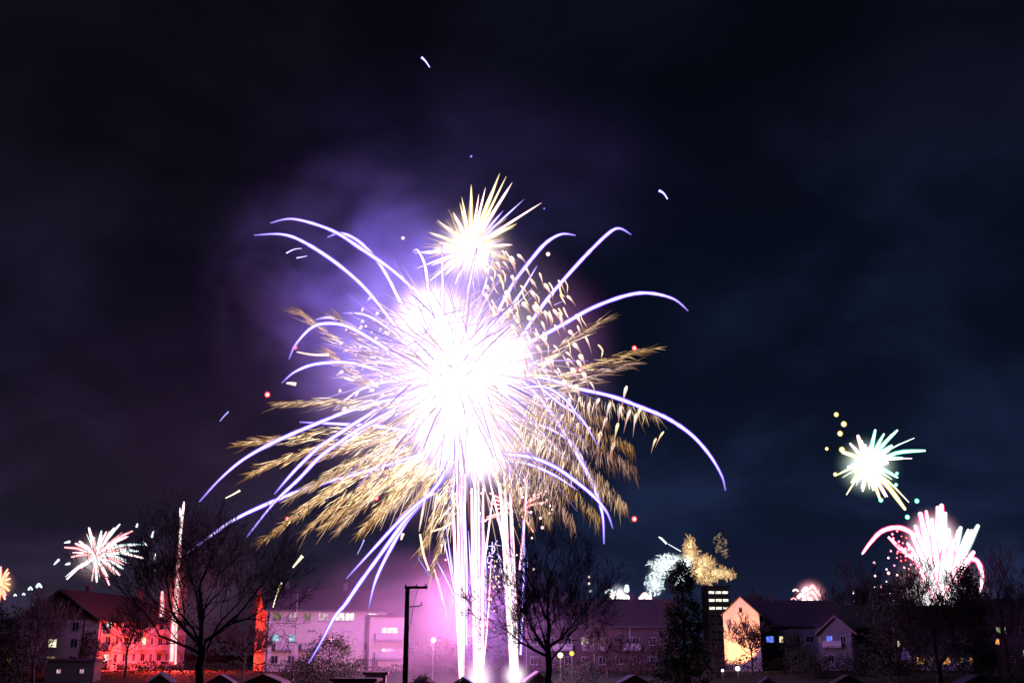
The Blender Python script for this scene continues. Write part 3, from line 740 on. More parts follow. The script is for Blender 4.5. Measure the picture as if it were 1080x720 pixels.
# -- main violet burst
vf = thing('violet_firework', 'huge violet and white burst with long arching trails, centre of the sky', 'firework', at(482, 400, D0))
LONG = [
 [(470, 338), (443, 311), (414, 285), (382, 263), (350, 243), (310, 231), (286, 235)],
 [(430, 362), (401, 323), (379, 298), (350, 274), (318, 254), (296, 247), (269, 248)],
 [(440, 350), (420, 314), (411, 296), (398, 275), (379, 255), (360, 246), (346, 250)],
 [(458, 335), (452, 307), (448, 279), (440, 264), (434, 267)],
 [(468, 335), (467, 304), (466, 258)],
 [(440, 390), (417, 374), (392, 358), (366, 344), (344, 341), (328, 346), (312, 363), (305, 378)],
 [(420, 380), (395, 360), (372, 345), (350, 335), (333, 337)],
 [(440, 408), (415, 397), (388, 387), (363, 382), (332, 384), (311, 392), (298, 403)],
 [(515, 350), (531, 317), (544, 295), (560, 274), (576, 256), (592, 247), (606, 248)],
 [(530, 380), (550, 354), (576, 317), (598, 291), (621, 266), (643, 245), (654, 241), (665, 247)],
 [(530, 378), (557, 362), (592, 343), (624, 325), (659, 312), (684, 309), (710, 315), (725, 327)],
 [(545, 395), (576, 399), (608, 409), (646, 418), (678, 430), (704, 441), (729, 458), (748, 479), (761, 501), (765, 516)],
 [(550, 400), (576, 428), (601, 466), (624, 508), (635, 540), (637, 572)],
 [(515, 475), (537, 479), (560, 482), (585, 492), (608, 508), (627, 524), (640, 540), (646, 556)],
 [(530, 485), (557, 489), (585, 501), (608, 516)],
 [(535, 420), (560, 444), (598, 485)],
 [(560, 400), (590, 425), (612, 440), (630, 469)],
 [(440, 418), (404, 423), (366, 434), (328, 449), (289, 466), (257, 484), (232, 505), (211, 528)],
 [(440, 480), (411, 489), (379, 499), (344, 508), (309, 520), (273, 535), (245, 549), (219, 567), (196, 584)],
 [(415, 432), (379, 452), (360, 465), (337, 482), (315, 505), (289, 530), (261, 565)],
 [(400, 430), (344, 466), (328, 479), (309, 498), (290, 520)],
 [(460, 460), (440, 457), (404, 450), (360, 447), (317, 445)],
 [(478, 480), (459, 514), (427, 543), (398, 574), (366, 609)],
 [(480, 482), (459, 514), (430, 545), (400, 586), (379, 615), (364, 637), (353, 650), (339, 676), (326, 698)],
 [(480, 485), (460, 514), (432, 545), (410, 582), (396, 612), (389, 640)],
 [(500, 330), (512, 300), (517, 268)], [(490, 330), (497, 290), (503, 262)], [(520, 345), (545, 315), (566, 281)],
 [(450, 400), (410, 402), (378, 412), (352, 432)], [(450, 430), (405, 440), (372, 462), (350, 482)],
 [(440, 370), (410, 346), (385, 332), (362, 330)], [(540, 440), (580, 452), (606, 470), (620, 498)], [(545, 410), (575, 408), (600, 425), (614, 448)],
]
SGN = [8, -14, 12, -6, 3, -18, 10, -10, 12, -8, 16, -6, 14, -16, 8, 18, -12, -5, 12, -14, -18, 20, -8, -12, -4, 3, -4, 8, 20, 16, 18, 20, -20]
for pts, dd in zip(LONG, SGN):
    short = len(pts) < 5
    trail(vf, pts, D0, dd, 6.8 if not short else 5.2, VIOLET, tip=.40, head=1.0, hot_end=.4)
fork = [[(353, 650), (339, 676), (326, 698)]]
# the dense fan of shorter stars: real ballistic arcs out of the burst
def fan(parent, c, n, r0, r1, rad, m, seed, drop=.10, name='spark_fan', kind='stuff', heat=(.5, 1), squash=1.0, segs=5, side=4, up=None, own=0, s0=.05):
    rnd = random.Random(seed); mb = MB(); c0 = Vector(c)
    for i in range(n):
        d = Vector((rnd.gauss(0, 1), rnd.gauss(0, 1), rnd.gauss(0, 1) * squash)).normalized()
        if up is not None and d.z < up: d.z = -d.z
        c = c0 + Vector((rnd.gauss(0, 1), rnd.gauss(0, 1), rnd.gauss(0, 1))) * r1 * .07
        Ls = rnd.uniform(r0, r1) * (1.12 if rnd.random() < .15 else 1); s = rnd.uniform(s0, s0 + .5); P = []; h0 = rnd.uniform(*heat)
        for j in range(segs + 1):
            t = s + (1 - s) * j / segs; q = c + d * Ls * t; q.z -= drop * Ls * t * t; P.append(q)
        w = rad * rnd.uniform(.5, 1.3)
        keep = mb
        if i < own: mb = MB()
        mb.tube(P, [w * (.4 + .6 * math.sin(math.pi * min(1, .25 + .75 * j / segs))) for j in range(segs + 1)], side, [h0 * (1 - .45 * j / segs) for j in range(segs + 1)])
        if i < own: mb.build('trail', m, parent); mb = keep
    o = mb.build(name, m, parent)
    if kind: o['kind'] = kind
    return o
C = at(482, 398, D0)
fan(vf, C, 380, 8, 18.5, .11, PINKW, 1, .13, own=66, s0=.2)
fan(vf, C + Vector((0, 0, -2)), 260, 11, 19, .10, spark_mat('cream_ray', (1, .88, .72), (.85, .40, .35), 1.7, edge=False), 12, .22, name='cream_spark_fan', s0=.3, heat=(.35, 1))
fan(vf, C + Vector((-3, 0, 7)), 160, 5, 11, .11, PINKW, 2, .05)
fan(vf, C, 230, 12, 22, .085, spark_mat('violet_fine', (.75, .5, 1), (.18, .06, 1), 1.3, edge=False), 3, .14, name='violet_spark_fan', s0=.42)
for c, rpx, amp, pw in (((490, 400), 104, .42, 2.8), ((455, 338), 62, .60, 2.8), ((528, 374), 56, .36, 2.8), ((462, 435), 70, .30, 2.8), ((500, 478), 80, .24, 2.4), ((482, 400), 185, .055, 1.6)):
    r_ = rpx * D0 / F; cc = at(c[0], c[1], D0)
    ellipsoid('glare_ball', cc, r_, r_, r_ * (1 if c[1] < 470 else .6), glare_mat('burst_flash', (1, .93, .97), amp * 20 / r_, pw, (.75, .35, .95)), vf)  # glowing balls paint in the overexposed glare of the core

# -- palm burst above
pf = thing('palm_firework', 'smaller spiky cream white burst on top of the huge violet one', 'firework', at(497, 262, D0 + 4))
rays = [(437, 267), (452, 245), (461, 232), (478, 224), (487, 208), (497, 195), (512, 198), (527, 183), (534, 186), (540, 193), (553, 210), (531, 222), (571, 214), (434, 285), (447, 268), (455, 280), (462, 256), (469, 291), (452, 297), (480, 300), (456, 262), (470, 238), (485, 214), (519, 200), (505, 205), (545, 236), (520, 285), (540, 258)]
for i, (x, y) in enumerate(rays):
    m = VIOLET if (x, y) in ((553, 210), (531, 222), (434, 285)) else (YELLW if i % 3 else WHITE)
    trail(pf, [(497 + (x - 497) * .12, 262 + (y - 262) * .12), ((497 + x) / 2, (262 + y) / 2 - .5), (x, y)], D0 + 4, random.uniform(-6, 6), 5.4 if i % 2 else 3.8, m, 'ray', tip=.18, head=1.0, hot_end=.35)
fan(pf, at(497, 262, D0 + 4), 170, 3.5, 8, .07, GOLD, 5, .02, heat=(.7, 1.2), own=70)
fan(pf, at(497, 262, D0 + 4), 70, 2.5, 6.2, .08, PINKW, 6, .02)
r_ = 60 * D0 / F
tag(ellipsoid('glow', at(596, 352, D0 + 2), 9.5, 8, 12, glare_mat('painted_rose_haze', (.55, .08, .55), .030, 2.2), pf))  # magenta haze behind the rose stars, painted in as emission
ellipsoid('glare_ball', at(497, 262, D0 + 4), r_, r_, r_, glare_mat('palm_glare', (1, .95, .85), .62, 3.0, (1, .6, .3)), pf)

# -- gold brocade plumes
gf = thing('gold_firework', 'gold brocade burst of feathery falling plumes around the white core', 'firework', at(490, 430, D0 + 6))
def plume(a, b, w, n, dd, m=GOLD, seed=0, bend=.12, lean=.5, ln=(5, 13), heat=(.35, 1.1), curl=0.0):
    """feathery tail: burning flakes shed along a falling arc, drifting down wind"""
    rnd = random.Random(seed); mb = MB(); ax, ay = a; bx, by = b
    mx_, my_ = (ax + bx) / 2, (ay + by) / 2 - bend * math.hypot(bx - ax, by - ay)
    for i in range(n):
        t = 1 - rnd.random() ** 1.15 * .98; u = 1 - t
        x = u * u * ax + 2 * u * t * mx_ + t * t * bx; y = u * u * ay + 2 * u * t * my_ + t * t * by
        tx = 2 * u * (mx_ - ax) + 2 * t * (bx - mx_); ty = 2 * u * (my_ - ay) + 2 * t * (by - my_); tl = math.hypot(tx, ty) or 1; tx /= tl; ty /= tl
        prof = w * .88 * math.sin(math.pi * min(1, max(.04, t)) ** .8) ** .7 * (.6 + .4 * u) + .6
        o = rnd.gauss(0, .36) * prof
        fall = abs(rnd.gauss(0, .5)) * prof * .8
        x += -ty * o - .35 * fall; y += tx * o + fall
        le0 = lean; lean_ = lean * (1.1 - .65 * t)
        dx, dy = tx * (1 - lean_) * (1 if tx < 0 or lean < .45 else .45) - .55 * lean_, ty * (1 - lean_) + .85 * lean_
        dl = math.hypot(dx, dy) or 1; dx /= dl; dy /= dl
        l = rnd.uniform(*ln) * (1.5 if rnd.random() < .2 else 1); an = rnd.gauss(0, .16); dx, dy = dx * math.cos(an) - dy * math.sin(an), dx * math.sin(an) + dy * math.cos(an); cu = rnd.uniform(-.1, .9)
        Y = D0 + dd * t + rnd.gauss(0, .25) * prof * D0 / F
        P = [at(x, y, Y), at(x + dx * l * .5 - dy * cu * l * .12, y + dy * l * .5 + dx * cu * l * .12 * (-1), Y), at(x + dx * l, y + dy * l, Y)]
        r = rnd.uniform(.022, .078); h0 = (heat[0] * .55 + (heat[1] * 1.15 - heat[0] * .55) * rnd.random() ** 1.9) * (.45 + 1.1 * u ** 1.3)
        mb.tube(P, [r * .3, r, r * .25], 3, [h0, h0, h0 * .5])
    return mb.build('plume', m, gf)
GOLDL = spark_mat('bright_gold_spark', (1, .80, .48), (.90, .40, .13), 2.3, edge=False)
GOLDP = spark_mat('rose_gold_spark', (1, .76, .60), (.66, .28, .22), 1.5, edge=False)
GOLDC_ = spark_mat('cream_gold_spark', (1, .84, .60), (.82, .40, .18), 2.0, edge=False)
PL = [ # start, tip, width px, count, depth, lean
 ((402, 388), (318, 330), 5, 120, 10, .25), ((425, 425), (297, 424), 8, 190, -10, .2), ((420, 448), (254, 467), 7, 170, 8, .15), ((425, 452), (268, 497), 9, 220, -12, .15),
 ((440, 465), (262, 468), 5, 60, 14, .1), ((440, 470), (283, 566), 11, 330, 12, .15), ((435, 470), (300, 552), 10, 220, -16, .15), ((430, 470), (310, 522), 12, 260, 4, .15),
 ((445, 475), (326, 556), 12, 280, 16, .2), ((450, 480), (345, 553), 13, 300, -8, .22), ((450, 475), (362, 552), 12, 260, 10, .25), ((455, 485), (384, 556), 12, 280, -14, .3), ((462, 485), (398, 548), 11, 200, 6, .35),
 ((440, 460), (340, 505), 12, 260, -18, .2), ((440, 455), (330, 485), 10, 180, 15, .15), ((400, 410), (352, 372), 10, 120, 5, .3), ((410, 380), (360, 335), 10, 90, -8, .3), ((470, 490), (430, 540), 9, 160, 2, .4), ((480, 500), (448, 578), 10, 240, 6, .45), ((490, 505), (458, 600), 9, 180, -5, .45),
 ((560, 392), (636, 338), 8, 150, -8, .3), ((560, 412), (687, 368), 9, 300, 6, .3), ((570, 420), (664, 384), 11, 260, -10, .35), ((560, 415), (692, 437), 11, 260, 8, .55),
 ((555, 430), (668, 470), 17, 420, -12, .6), ((550, 440), (671, 492), 17, 460, 10, .6), ((545, 445), (660, 530), 20, 520, -6, .62), ((540, 455), (634, 546), 18, 460, 12, .65), ((535, 465), (606, 550), 18, 440, -14, .62), ((530, 475), (582, 545), 16, 360, 6, .6), ((555, 425), (640, 440), 14, 240, 14, .6), ((545, 450), (632, 500), 18, 320, 16, .6), ((520, 480), (562, 548), 13, 220, -6, .55),
]
for i, (a, b, w, n, dd, ln_) in enumerate(PL):
    plume(a, b, w, int(n * (.98 if a[0] < 500 else .62)), dd, (GOLD, GOLDP, GOLDC_)[i % 3] if a[0] > 500 else (GOLDL, GOLDC_, GOLDL)[i % 3], 200 + i, .10 if a[0] > 500 or b[1] > 480 else .03, ln_, ln=(6, 18) if i > 22 else (6, 20), heat=(.25, .95) if i > 23 else (.35, 1.2))

# -- rose tadpole stars upper right
rf_ = thing('rose_firework', 'rose and gold crackling stars with short curled tails, upper right of the core', 'firework', at(580, 350, D0 - 6))
rnd = random.Random(9)
def tadpole(parent, x, y, dx, dy, w, D, m, name='star'):
    mb = MB(); P = []; n = 6
    for i in range(n):
        t = i / (n - 1); P.append(at(x + dx * t, y + dy * t * (.55 + .45 * t), D))
    mb.tube(P, [w * .5 * D / F * f for f in (.55, 1, .75, .45, .28, .1)], 6, [1.1, 1.1, .9, .65, .45, .3]); return mb.build(name, m, parent, smooth=True)
tp = [(569, 288), (587, 297), (597, 312), (607, 330), (585, 327), (572, 340), (583, 344), (598, 350), (610, 345), (560, 305), (553, 282), (538, 272), (529, 262), (545, 268), (562, 322), (575, 315), (592, 333), (603, 362), (612, 372), (596, 372), (585, 362), (577, 378), (565, 352), (551, 318), (548, 300), (556, 335), (568, 366), (588, 386), (601, 388), (614, 392), (621, 402), (607, 404), (592, 402), (578, 396), (540, 290), (535, 305), (546, 330), (557, 355), (524, 276), (617, 356)]
for (x, y) in tp:
    tadpole(rf_, x + rnd.uniform(-2, 2), y + rnd.uniform(-2, 2), rnd.uniform(4, 12), rnd.uniform(10, 20), rnd.uniform(2.4, 6.2), D0 - 6 + rnd.uniform(-8, 8), ROSE)
for i in range(46):
    a = rnd.uniform(-1.35, .1); r = rnd.uniform(62, 125)
    tadpole(rf_, 488 + r * math.cos(a), 385 + r * math.sin(a), rnd.uniform(2, 10), rnd.uniform(8, 18), rnd.uniform(1.8, 4.6), D0 - 6 + rnd.uniform(-8, 8), ROSE)
for i in range(40):
    a = rnd.uniform(-1.3, .35); r = rnd.uniform(70, 150); x, y = 488 + r * math.cos(a), 385 + r * math.sin(a)
    trail(rf_, [(x, y), (x + rnd.uniform(1, 5), y + rnd.uniform(3, 8)), (x + rnd.uniform(2, 8), y + rnd.uniform(9, 18))], D0 - 6 + rnd.uniform(-8, 8), 0, rnd.uniform(1.2, 2.4), GOLD if i % 3 else ROSE, 'ember', k=2, sides=5, tip=.2, hot_end=.3)
lf = thing('pink_firework', 'pale pink curled stars on the left shoulder of the core', 'firework', at(385, 350, D0 + 6))
for i in range(34):
    a = rnd.uniform(2.75, 3.95); r = rnd.uniform(75, 125)
    tadpole(lf, 480 + r * math.cos(a), 385 + r * math.sin(a), rnd.uniform(-8, -2), rnd.uniform(3, 9), rnd.uniform(2.4, 4.0), D0 + 6 + rnd.uniform(-8, 8), PINKW)
ff = thing('falling_gold_firework', 'hooked gold stars falling right of the core below the long trail', 'firework', at(630, 440, D0 - 4))
for (x, y) in [(590, 415), (600, 420), (612, 418), (622, 424), (632, 420), (644, 424), (655, 428), (665, 432), (671, 436), (676, 430), (640, 440), (652, 446), (634, 455), (622, 450), (610, 446), (648, 466), (604, 440), (595, 436), (661, 407), (700, 455), (692, 462)]:
    dim = x > 680
    tadpole(ff, x, y, rnd.uniform(-9, -3), rnd.uniform(12, 26), 2.4 if dim else rnd.uniform(2.6, 4.6), D0 - 4 + rnd.uniform(-6, 6), GOLD if dim or rnd.random() < .4 else ROSE)

# -- three rising columns
PINKT = spark_mat('pale_pink_column', (1, .88, .97), (.85, .25, .85), 1.5)
def column(label, bx, by, tx, ty, wb, wt, seed, extra):
    rnd = random.Random(seed); t = thing('firework_column', label, 'firework', at(bx, by, D0), 'rising firework columns')
    nT = 4
    for i in range(nT):
        o = (i - (nT - 1) / 2) / ((nT - 1) / 2)
        bx_, tx_ = bx + o * wb * .5, tx + o * wt * .5 + rnd.uniform(-1.5, 1.5)
        ty_ = ty + rnd.uniform(-6, 22) + abs(o) * 25
        trail(t, [(bx_, by), (bx_ * .6 + tx_ * .4 + o * .5, by * .6 + ty_ * .4), (tx_, ty_)], D0 + rnd.uniform(-.6, .6), rnd.uniform(-3, 3), rnd.uniform(4.0, 5.6), (WHITE, WHITE, PINKT)[i % 3], 'trail', tip=.5, head=1.0, k=9)
    for (x0, y0, x1, y1, w, mm) in extra: trail(t, [(x0, y0), ((x0 + x1) / 2 + 1, (y0 + y1) / 2), (x1, y1)], D0, rnd.uniform(-3, 3), w, mm, 'trail', tip=.4, head=.9, k=4, hot_end=.5)
    return t
column('left and thinnest of three white columns of rising stars', 487, 720, 484, 475, 1.5, 11, 1, [(486, 660, 466, 560, 3.4, VIOLET), (487, 690, 473, 570, 3, VIOLET), (492, 680, 491, 540, 3.5, VIOLET), (484, 640, 460, 590, 3, VIOLET), (489, 640, 484, 510, 6, PINK), (486, 700, 469, 540, 2.6, VIOLET)])
column('middle and widest of three white columns of rising stars', 505, 722, 502, 470, 6, 12, 2, [(510, 700, 518, 590, 3, PINK), (500, 690, 494, 560, 4, VIOLET), (512, 660, 511, 560, 3, VIOLET), (503, 640, 520, 520, 3, WHITE)])
column('right of three white columns of rising stars, violet edged', 543, 720, 534, 476, 4.5, 11, 3, [(549, 690, 553, 560, 4.5, VIOLET), (551, 650, 551, 548, 3.2, VIOLET), (537, 670, 528, 545, 4, VIOLET), (540, 620, 524, 498, 5, WHITE), (536, 600, 515, 500, 3.5, WHITE), (548, 600, 556, 500, 4, PINK), (534, 640, 527, 590, 3.4, VIOLET), (556, 610, 554, 575, 2, BLUE)])
for i, (x, r) in enumerate(((487, 16), (505, 26), (543, 30))):
    pass
tcol = bpy.data.objects['firework_column.002']
rr_ = 22 * D0 / F; ellipsoid('glare_ball', at(543, 712, D0), rr_, rr_, rr_, glare_mat('launch_glare', (1, .85, .95), 1.5, 3.0, (1, .35, .75)), tcol)
rr_ = 26 * D0 / F; ellipsoid('glare_ball', at(505, 716, D0), rr_, rr_, rr_ * 1.4, glare_mat('launch_glare_mid', (1, .8, .95), 1.2, 3.0, (1, .4, .8)), bpy.data.objects['firework_column.001'])
# launch batteries on the ground below the columns
for i, (x, lab) in enumerate(((487, 'left launch battery box on the lawn below the thin column'), (505, 'middle launch battery box below the widest column'), (543, 'right launch battery box below the violet edged column'))):
    b = at(x, HOR, D0); b.z = gz(D0); t = thing('firework_battery', lab, 'firework box', b, 'launch batteries')
    mb = MB(); mb.box(b.x - .35, D0 - .3, b.z + .01, b.x + .35, D0 + .3, b.z + .3); mb.build('box', diffuse('cardboard', (.25, .16, .1), None, 3), t)
    for k in range(6):
        mb = MB(); mb.tube([(b.x - .22 + .22 * (k % 3), D0 - .14 + .28 * (k // 3), b.z + .303), (b.x - .22 + .22 * (k % 3), D0 - .14 + .28 * (k // 3), b.z + .42)], .07, 8); mb.build('launch_tube', CONC, t)

# -- red ground stars and strobe dots
sf = thing('red_firework', 'small red spiky burst crossing the right column', 'firework', at(553, 535, D0 + 8))
for (x, y) in ((571, 519), (568, 524), (576, 529), (558, 540), (552, 516), (519, 531), (517, 520), (514, 545), (507, 550), (562, 560), (525, 536), (520, 526)):
    trail(sf, [(546 + (x - 546) * .35, 537 + (y - 537) * .35), ((546 + x) / 2, (537 + y) / 2 - 1), (x, y)], D0 + 8, random.uniform(-4, 4), 3.8, RED, 'ray', tip=.6)
df = thing('strobe_firework', 'scatter of tiny white strobe stars around the right column', 'firework', at(565, 530, D0 + 3))
dots = [(574, 521), (577, 527), (571, 531), (580, 533), (563, 522), (560, 527), (549, 515), (551, 524), (582, 537), (570, 546), (572, 556), (561, 567), (508, 520), (511, 517), (502, 518), (506, 541), (512, 549), (516, 552), (563, 600), (526, 607), (553, 506), (580, 541), (576, 518), (546, 509), (509, 561), (497, 519), (500, 600), (519, 590), (545, 585), (560, 540), (470, 590), (466, 575), (452, 600), (462, 558), (477, 525), (474, 535), (478, 545), (470, 530), (480, 532), (475, 552), (471, 541)]
for i, (x, y) in enumerate(dots):
    mb = MB(); Y = D0 + random.uniform(-6, 6); mb.ball(at(x, y, Y), random.uniform(1.2, 1.9) * Y / F, 1.0); mb.build('star', PINK if x < 485 and i % 3 == 0 else WHITE, df, smooth=True)
# gold speckle low between the columns
kf = thing('crackle_firework', 'low gold crackle glittering between middle and right columns', 'firework', at(522, 620, D0 + 14))
rnd = random.Random(4)
for i in range(44):
    x, y = rnd.gauss(521, 6), rnd.gauss(612, 15); mb = MB(); mb.ball(at(x, y, D0 + 14), rnd.uniform(.7, 1.7) * D0 / F, rnd.uniform(.5, 1), 6, 4); mb.build('spark', YELLW if i % 3 else GOLD, kf)
for i in range(16):
    x, y = rnd.gauss(518, 6), rnd.gauss(578, 6)
    trail(kf, [(x, y), (x + rnd.uniform(-3, 3), y + 4), (x + rnd.uniform(-5, 5), y + rnd.uniform(4, 10))], D0 + 10, 0, 2.0, VIOLET, 'streak', k=2, sides=6)
# drooping gold tails left of the columns
wf = thing('willow_firework', 'thin willow tails drooping left of the thin column', 'firework', at(450, 560, D0 - 10))
for pts, w, mm in (([(450, 515), (446, 538), (442, 560)], 2.6, ROSE), ([(443, 563), (447, 585), (453, 602)], 2.2, GOLDL), ([(458, 520), (448, 526)], 2.2, ROSE), ([(441, 588), (452, 605), (456, 609)], 1.4, BLUE), ([(462, 610), (468, 635), (472, 655)], 2, VIOLET), ([(458, 600), (464, 622), (468, 640)], 1.8, ROSE), ([(455, 560), (468, 556), (480, 548)], 1.8, GOLDL)):
    trail(wf, pts, D0 - 10, 1, w, mm, 'trail', hot_end=.5)

# -- single stray stars
def stray(label, pts, w, m, D=D0, tip=.4, glow=None):
    sp_ = cr_spline(pts, 4); mb = MB(); P = [at(q[0], q[1], D) for q in sp_]; n = len(P)
    mb.tube(P, [w * .5 * D / F * (1 - (1 - tip) * (i / (n - 1))) for i in range(n)], 8, [1.0] * n)
    tag(mb.build('stray_star', m, smooth=True), label, 'firework star', 'single stray stars')
def dot(label, x, y, r, m, D=D0):
    mb = MB(); mb.ball(at(x, y, D), r * D / F, 1.0, 10, 7); tag(mb.build('stray_star', m, smooth=True), label, 'firework star', 'single stray stars')
stray('short blue white streak highest in the sky', [(445, 61), (449, 65), (453, 71)], 4.2, VIOLET, 140)
dot('tiny blue dot between the highest streak and the spiky burst', 497, 165, 1.8, BLUE, 150)
stray('short pale streak alone in the right upper sky', [(695, 201), (700, 204), (704, 210)], 4.6, VIOLET, 145)
stray('faint blue streak alone left of the gold plumes', [(241, 434), (236, 439), (232, 444)], 2.8, BLUE, 160)
dot('red glowing dot in the empty sky right of the plumes', 669, 547, 3.6, RED, 155)
dot('red star on the tip of the right gold plume', 669, 367, 3.4, RED)
dot('red star beside the lower right gold plume', 612, 390, 3.0, RED)
dot('red star at the left end of the top wheat shaped plume', 282, 416, 3.8, RED)
dot('red star on the left arching violet trail', 311, 366, 3.4, RED)
dot('rose star below the long violet trail over the big tree', 303, 547, 3.0, RED)
dot('rose star on the lower left plumes', 397, 525, 3.0, RED)
stray('upper one of two small violet dashes under the left arcs', [(302, 267), (310, 263), (318, 262)], 2.6, VIOLET)
stray('lower one of two small violet dashes under the left arcs', [(313, 272), (324, 270)], 2.2, VIOLET)
stray('cream streak above the big bare tree crown', [(253, 517), (246, 521), (238, 525)], 2.6, YELLW, 155)
stray('gold streak under the lower left plumes', [(319, 586), (314, 592), (309, 598)], 4.4, YELLW, 150)
stray('thin cream streak above the pink block roof', [(297, 614), (292, 626), (288, 640)], 2.8, YELLW, 150)
stray('faint blue dash under the gold plumes beside the triple trails', [(384, 569), (381, 576), (377, 584)], 2.4, BLUE)
stray('rose dash left of the column willow tails', [(425, 562), (423, 569)], 4, ROSE)
dot('tiny blue dot right of the spiky burst', 574, 220, 1.3, BLUE)
dot('rose dot right of the spiky burst', 578, 268, 2.4, ROSE)
dot('rose dot left of the spiky burst', 425, 251, 2.0, ROSE)
stray('orange dashed streak on the left violet arc', [(347, 374), (330, 374), (313, 371)], 3.4, ROSE)
stray('rose dash at the tip of the second left arc', [(312, 405), (306, 404), (302, 404)], 4.2, ROSE)
dot('upper of three tiny red lights right of the bare tree', 621, 608, 1.3, ROSE, 170)
dot('middle of three tiny red lights right of the bare tree', 621, 615, 1.3, ROSE, 170)
dot('lower of three tiny red lights right of the bare tree', 623, 623, 1.3, ROSE, 170)

# -- distant bursts
def burst(name, label, c, D, tips, w, mats, core, glare_ball=None, seed=0, dd=14, arc=1.0, part='ray', inner=.1, comp=2):
    rnd = random.Random(seed); t = thing(name, label, 'firework', at(c[0], c[1], D))
    for i, tp_ in enumerate(tips):
        x, y = tp_[:2]; ww = tp_[2] if len(tp_) > 2 else w; m = mats[tp_[3]] if len(tp_) > 3 else mats[i % len(mats)]
        mid = ((c[0] + x) / 2, (c[1] + y) / 2 - arc * (abs(x - c[0]) * .10))
        trail(t, [(c[0] + (x - c[0]) * inner, c[1] + (y - c[1]) * inner), mid, (x, y)], D, rnd.uniform(-dd, dd), ww * rnd.uniform(.75, 1.1), m, part, tip=.55, head=1.0, k=4)
        for q_ in range(comp):
            a_ = rnd.gauss(0, .16); f_ = rnd.uniform(.55, 1.02); vx, vy = x - c[0], y - c[1]
            x2 = c[0] + (vx * math.cos(a_) - vy * math.sin(a_)) * f_; y2 = c[1] + (vx * math.sin(a_) + vy * math.cos(a_)) * f_
            trail(t, [(c[0] + (x2 - c[0]) * .2, c[1] + (y2 - c[1]) * .2), ((c[0] + x2) / 2, (c[1] + y2) / 2 - arc * abs(x2 - c[0]) * .08), (x2, y2)], D, rnd.uniform(-dd, dd), ww * rnd.uniform(.3, .6), mats[rnd.randrange(len(mats))], part, tip=.4, head=1.0, k=3, sides=6)
    if glare_ball:
        r = glare_ball[0] * D / F; ellipsoid('glare_ball', at(c[0], c[1], D), r, r, r, glare_mat(name + '_flash', glare_ball[1], glare_ball[3] / r * 2.2, 3.2, glare_ball[2]), t)  # halo round the burst, added as a glowing ball
    return t
b = burst('white_firework', 'white starburst with reddish lower rays above the wooden gable', (101, 587), 340,
    [(94, 557), (126, 553), (69, 577), (71, 610), (102, 613), (115, 616), (126, 606), (129, 599), (130, 595), (150, 588), (151, 574), (139, 560), (120, 557), (107, 560), (76, 587), (133, 566), (145, 581), (112, 561), (84, 571), (122, 574), (126, 580), (86, 598), (136, 583), (98, 566), (80, 573), (132, 590)], 4.4, [WHITE, SILVER, REDW], 0, (34, (1, .9, .9), (1, .3, .3), 1.0), 3)
for x, y, x1, y1 in ((57, 595, 62, 590), (68, 572, 73, 571), (162, 560, 160, 566), (164, 583, 163, 590), (145, 552, 144, 555), (69, 595, 73, 594), (155, 575, 150, 571), (161, 600, 163, 602)):
    trail(b, [(x1, y1), (x, y)], 340, 1, 3.2, SILVER, 'spark', k=2, sides=6)
b = burst('orange_firework', 'orange burst cut off by the left edge', (0, 616), 320, [(8, 600), (10, 610), (9, 622), (5, 631), (-6, 600), (-9, 612), (-5, 628), (1, 598), (-10, 622), (9, 604), (10, 616), (6, 627), (-1, 633)], 5, [ORANGE, RED], 0, (20, (1, .7, .35), (1, .3, .1), 1.4), 4)
# red flare
b = thing('red_flare', 'tall white and red flare trail rising behind the big bare tree', 'firework', at(181, 697, 176))
for pts, w, mm in (([(181, 697), (182, 675), (183, 652)], 8.5, REDW), ([(185, 647), (186, 628), (187.5, 609)], 9.5, REDW), ([(187, 600), (189, 588), (190, 574)], 7, RED), ([(189, 575), (191, 556), (194, 530)], 4, WHITE), ([(190, 572), (191, 552), (190, 536)], 3.2, WHITE), ([(185, 700), (186, 660), (187, 600)], 4, RED)):
    trail(b, pts, 176, 0, w, mm, 'trail', tip=.7, head=.95)
trail(b, [(170, 650), (171, 638), (171, 625)], 176, 0, 9, REDW, 'star', tip=.5, head=.8)
r = 26 * 176 / F; ellipsoid('glare_ball', at(186, 630, 176), r * .6, r * .6, r * 1.9, glare_mat('flare_glare', (1, .15, .15), .42, 2.0), b)
# green white burst right
b = burst('green_white_firework', 'white burst with green and yellow tentacle rays high at the right', (915, 492), 240,
    [(923, 454, 6, 0), (946, 454, 6, 0), (975, 475, 7, 0), (951, 483, 6, 0), (946, 503, 6, 0), (954, 536, 7, 1), (928, 526, 6, 1), (910, 517, 5, 1), (893, 521, 3, 1), (884, 500, 4, 1), (889, 476, 6, 1), (905, 460, 7, 2), (932, 458, 6, 0), (897, 468, 6, 2), (940, 470, 6, 0), (935, 512, 7, 1), (921, 516, 7, 1), (899, 508, 7, 1), (895, 492, 6, 2), (935, 488, 8, 2), (912, 470, 8, 2), (925, 475, 8, 2)], 6, [GREENW, YELLW, WHITE], 0, (40, (1, 1, .95), (.3, .8, .55), 2.6), 6, dd=10)
for x, y, rr in ((882, 437, 3), (890, 447, 3.6), (886, 457, 3.4), (872, 473, 2.2), (881, 500, 2.6), (967, 528, 3), (957, 545, 3), (946, 499, 2.2), (888, 474, 3.6), (945, 511, 2.4), (929, 527, 3)):
    mb = MB(); mb.ball(at(x, y, 240), rr * 240 / F, 1.0); mb.build('star', YELLW if x < 900 else GREENW, b, smooth=True)
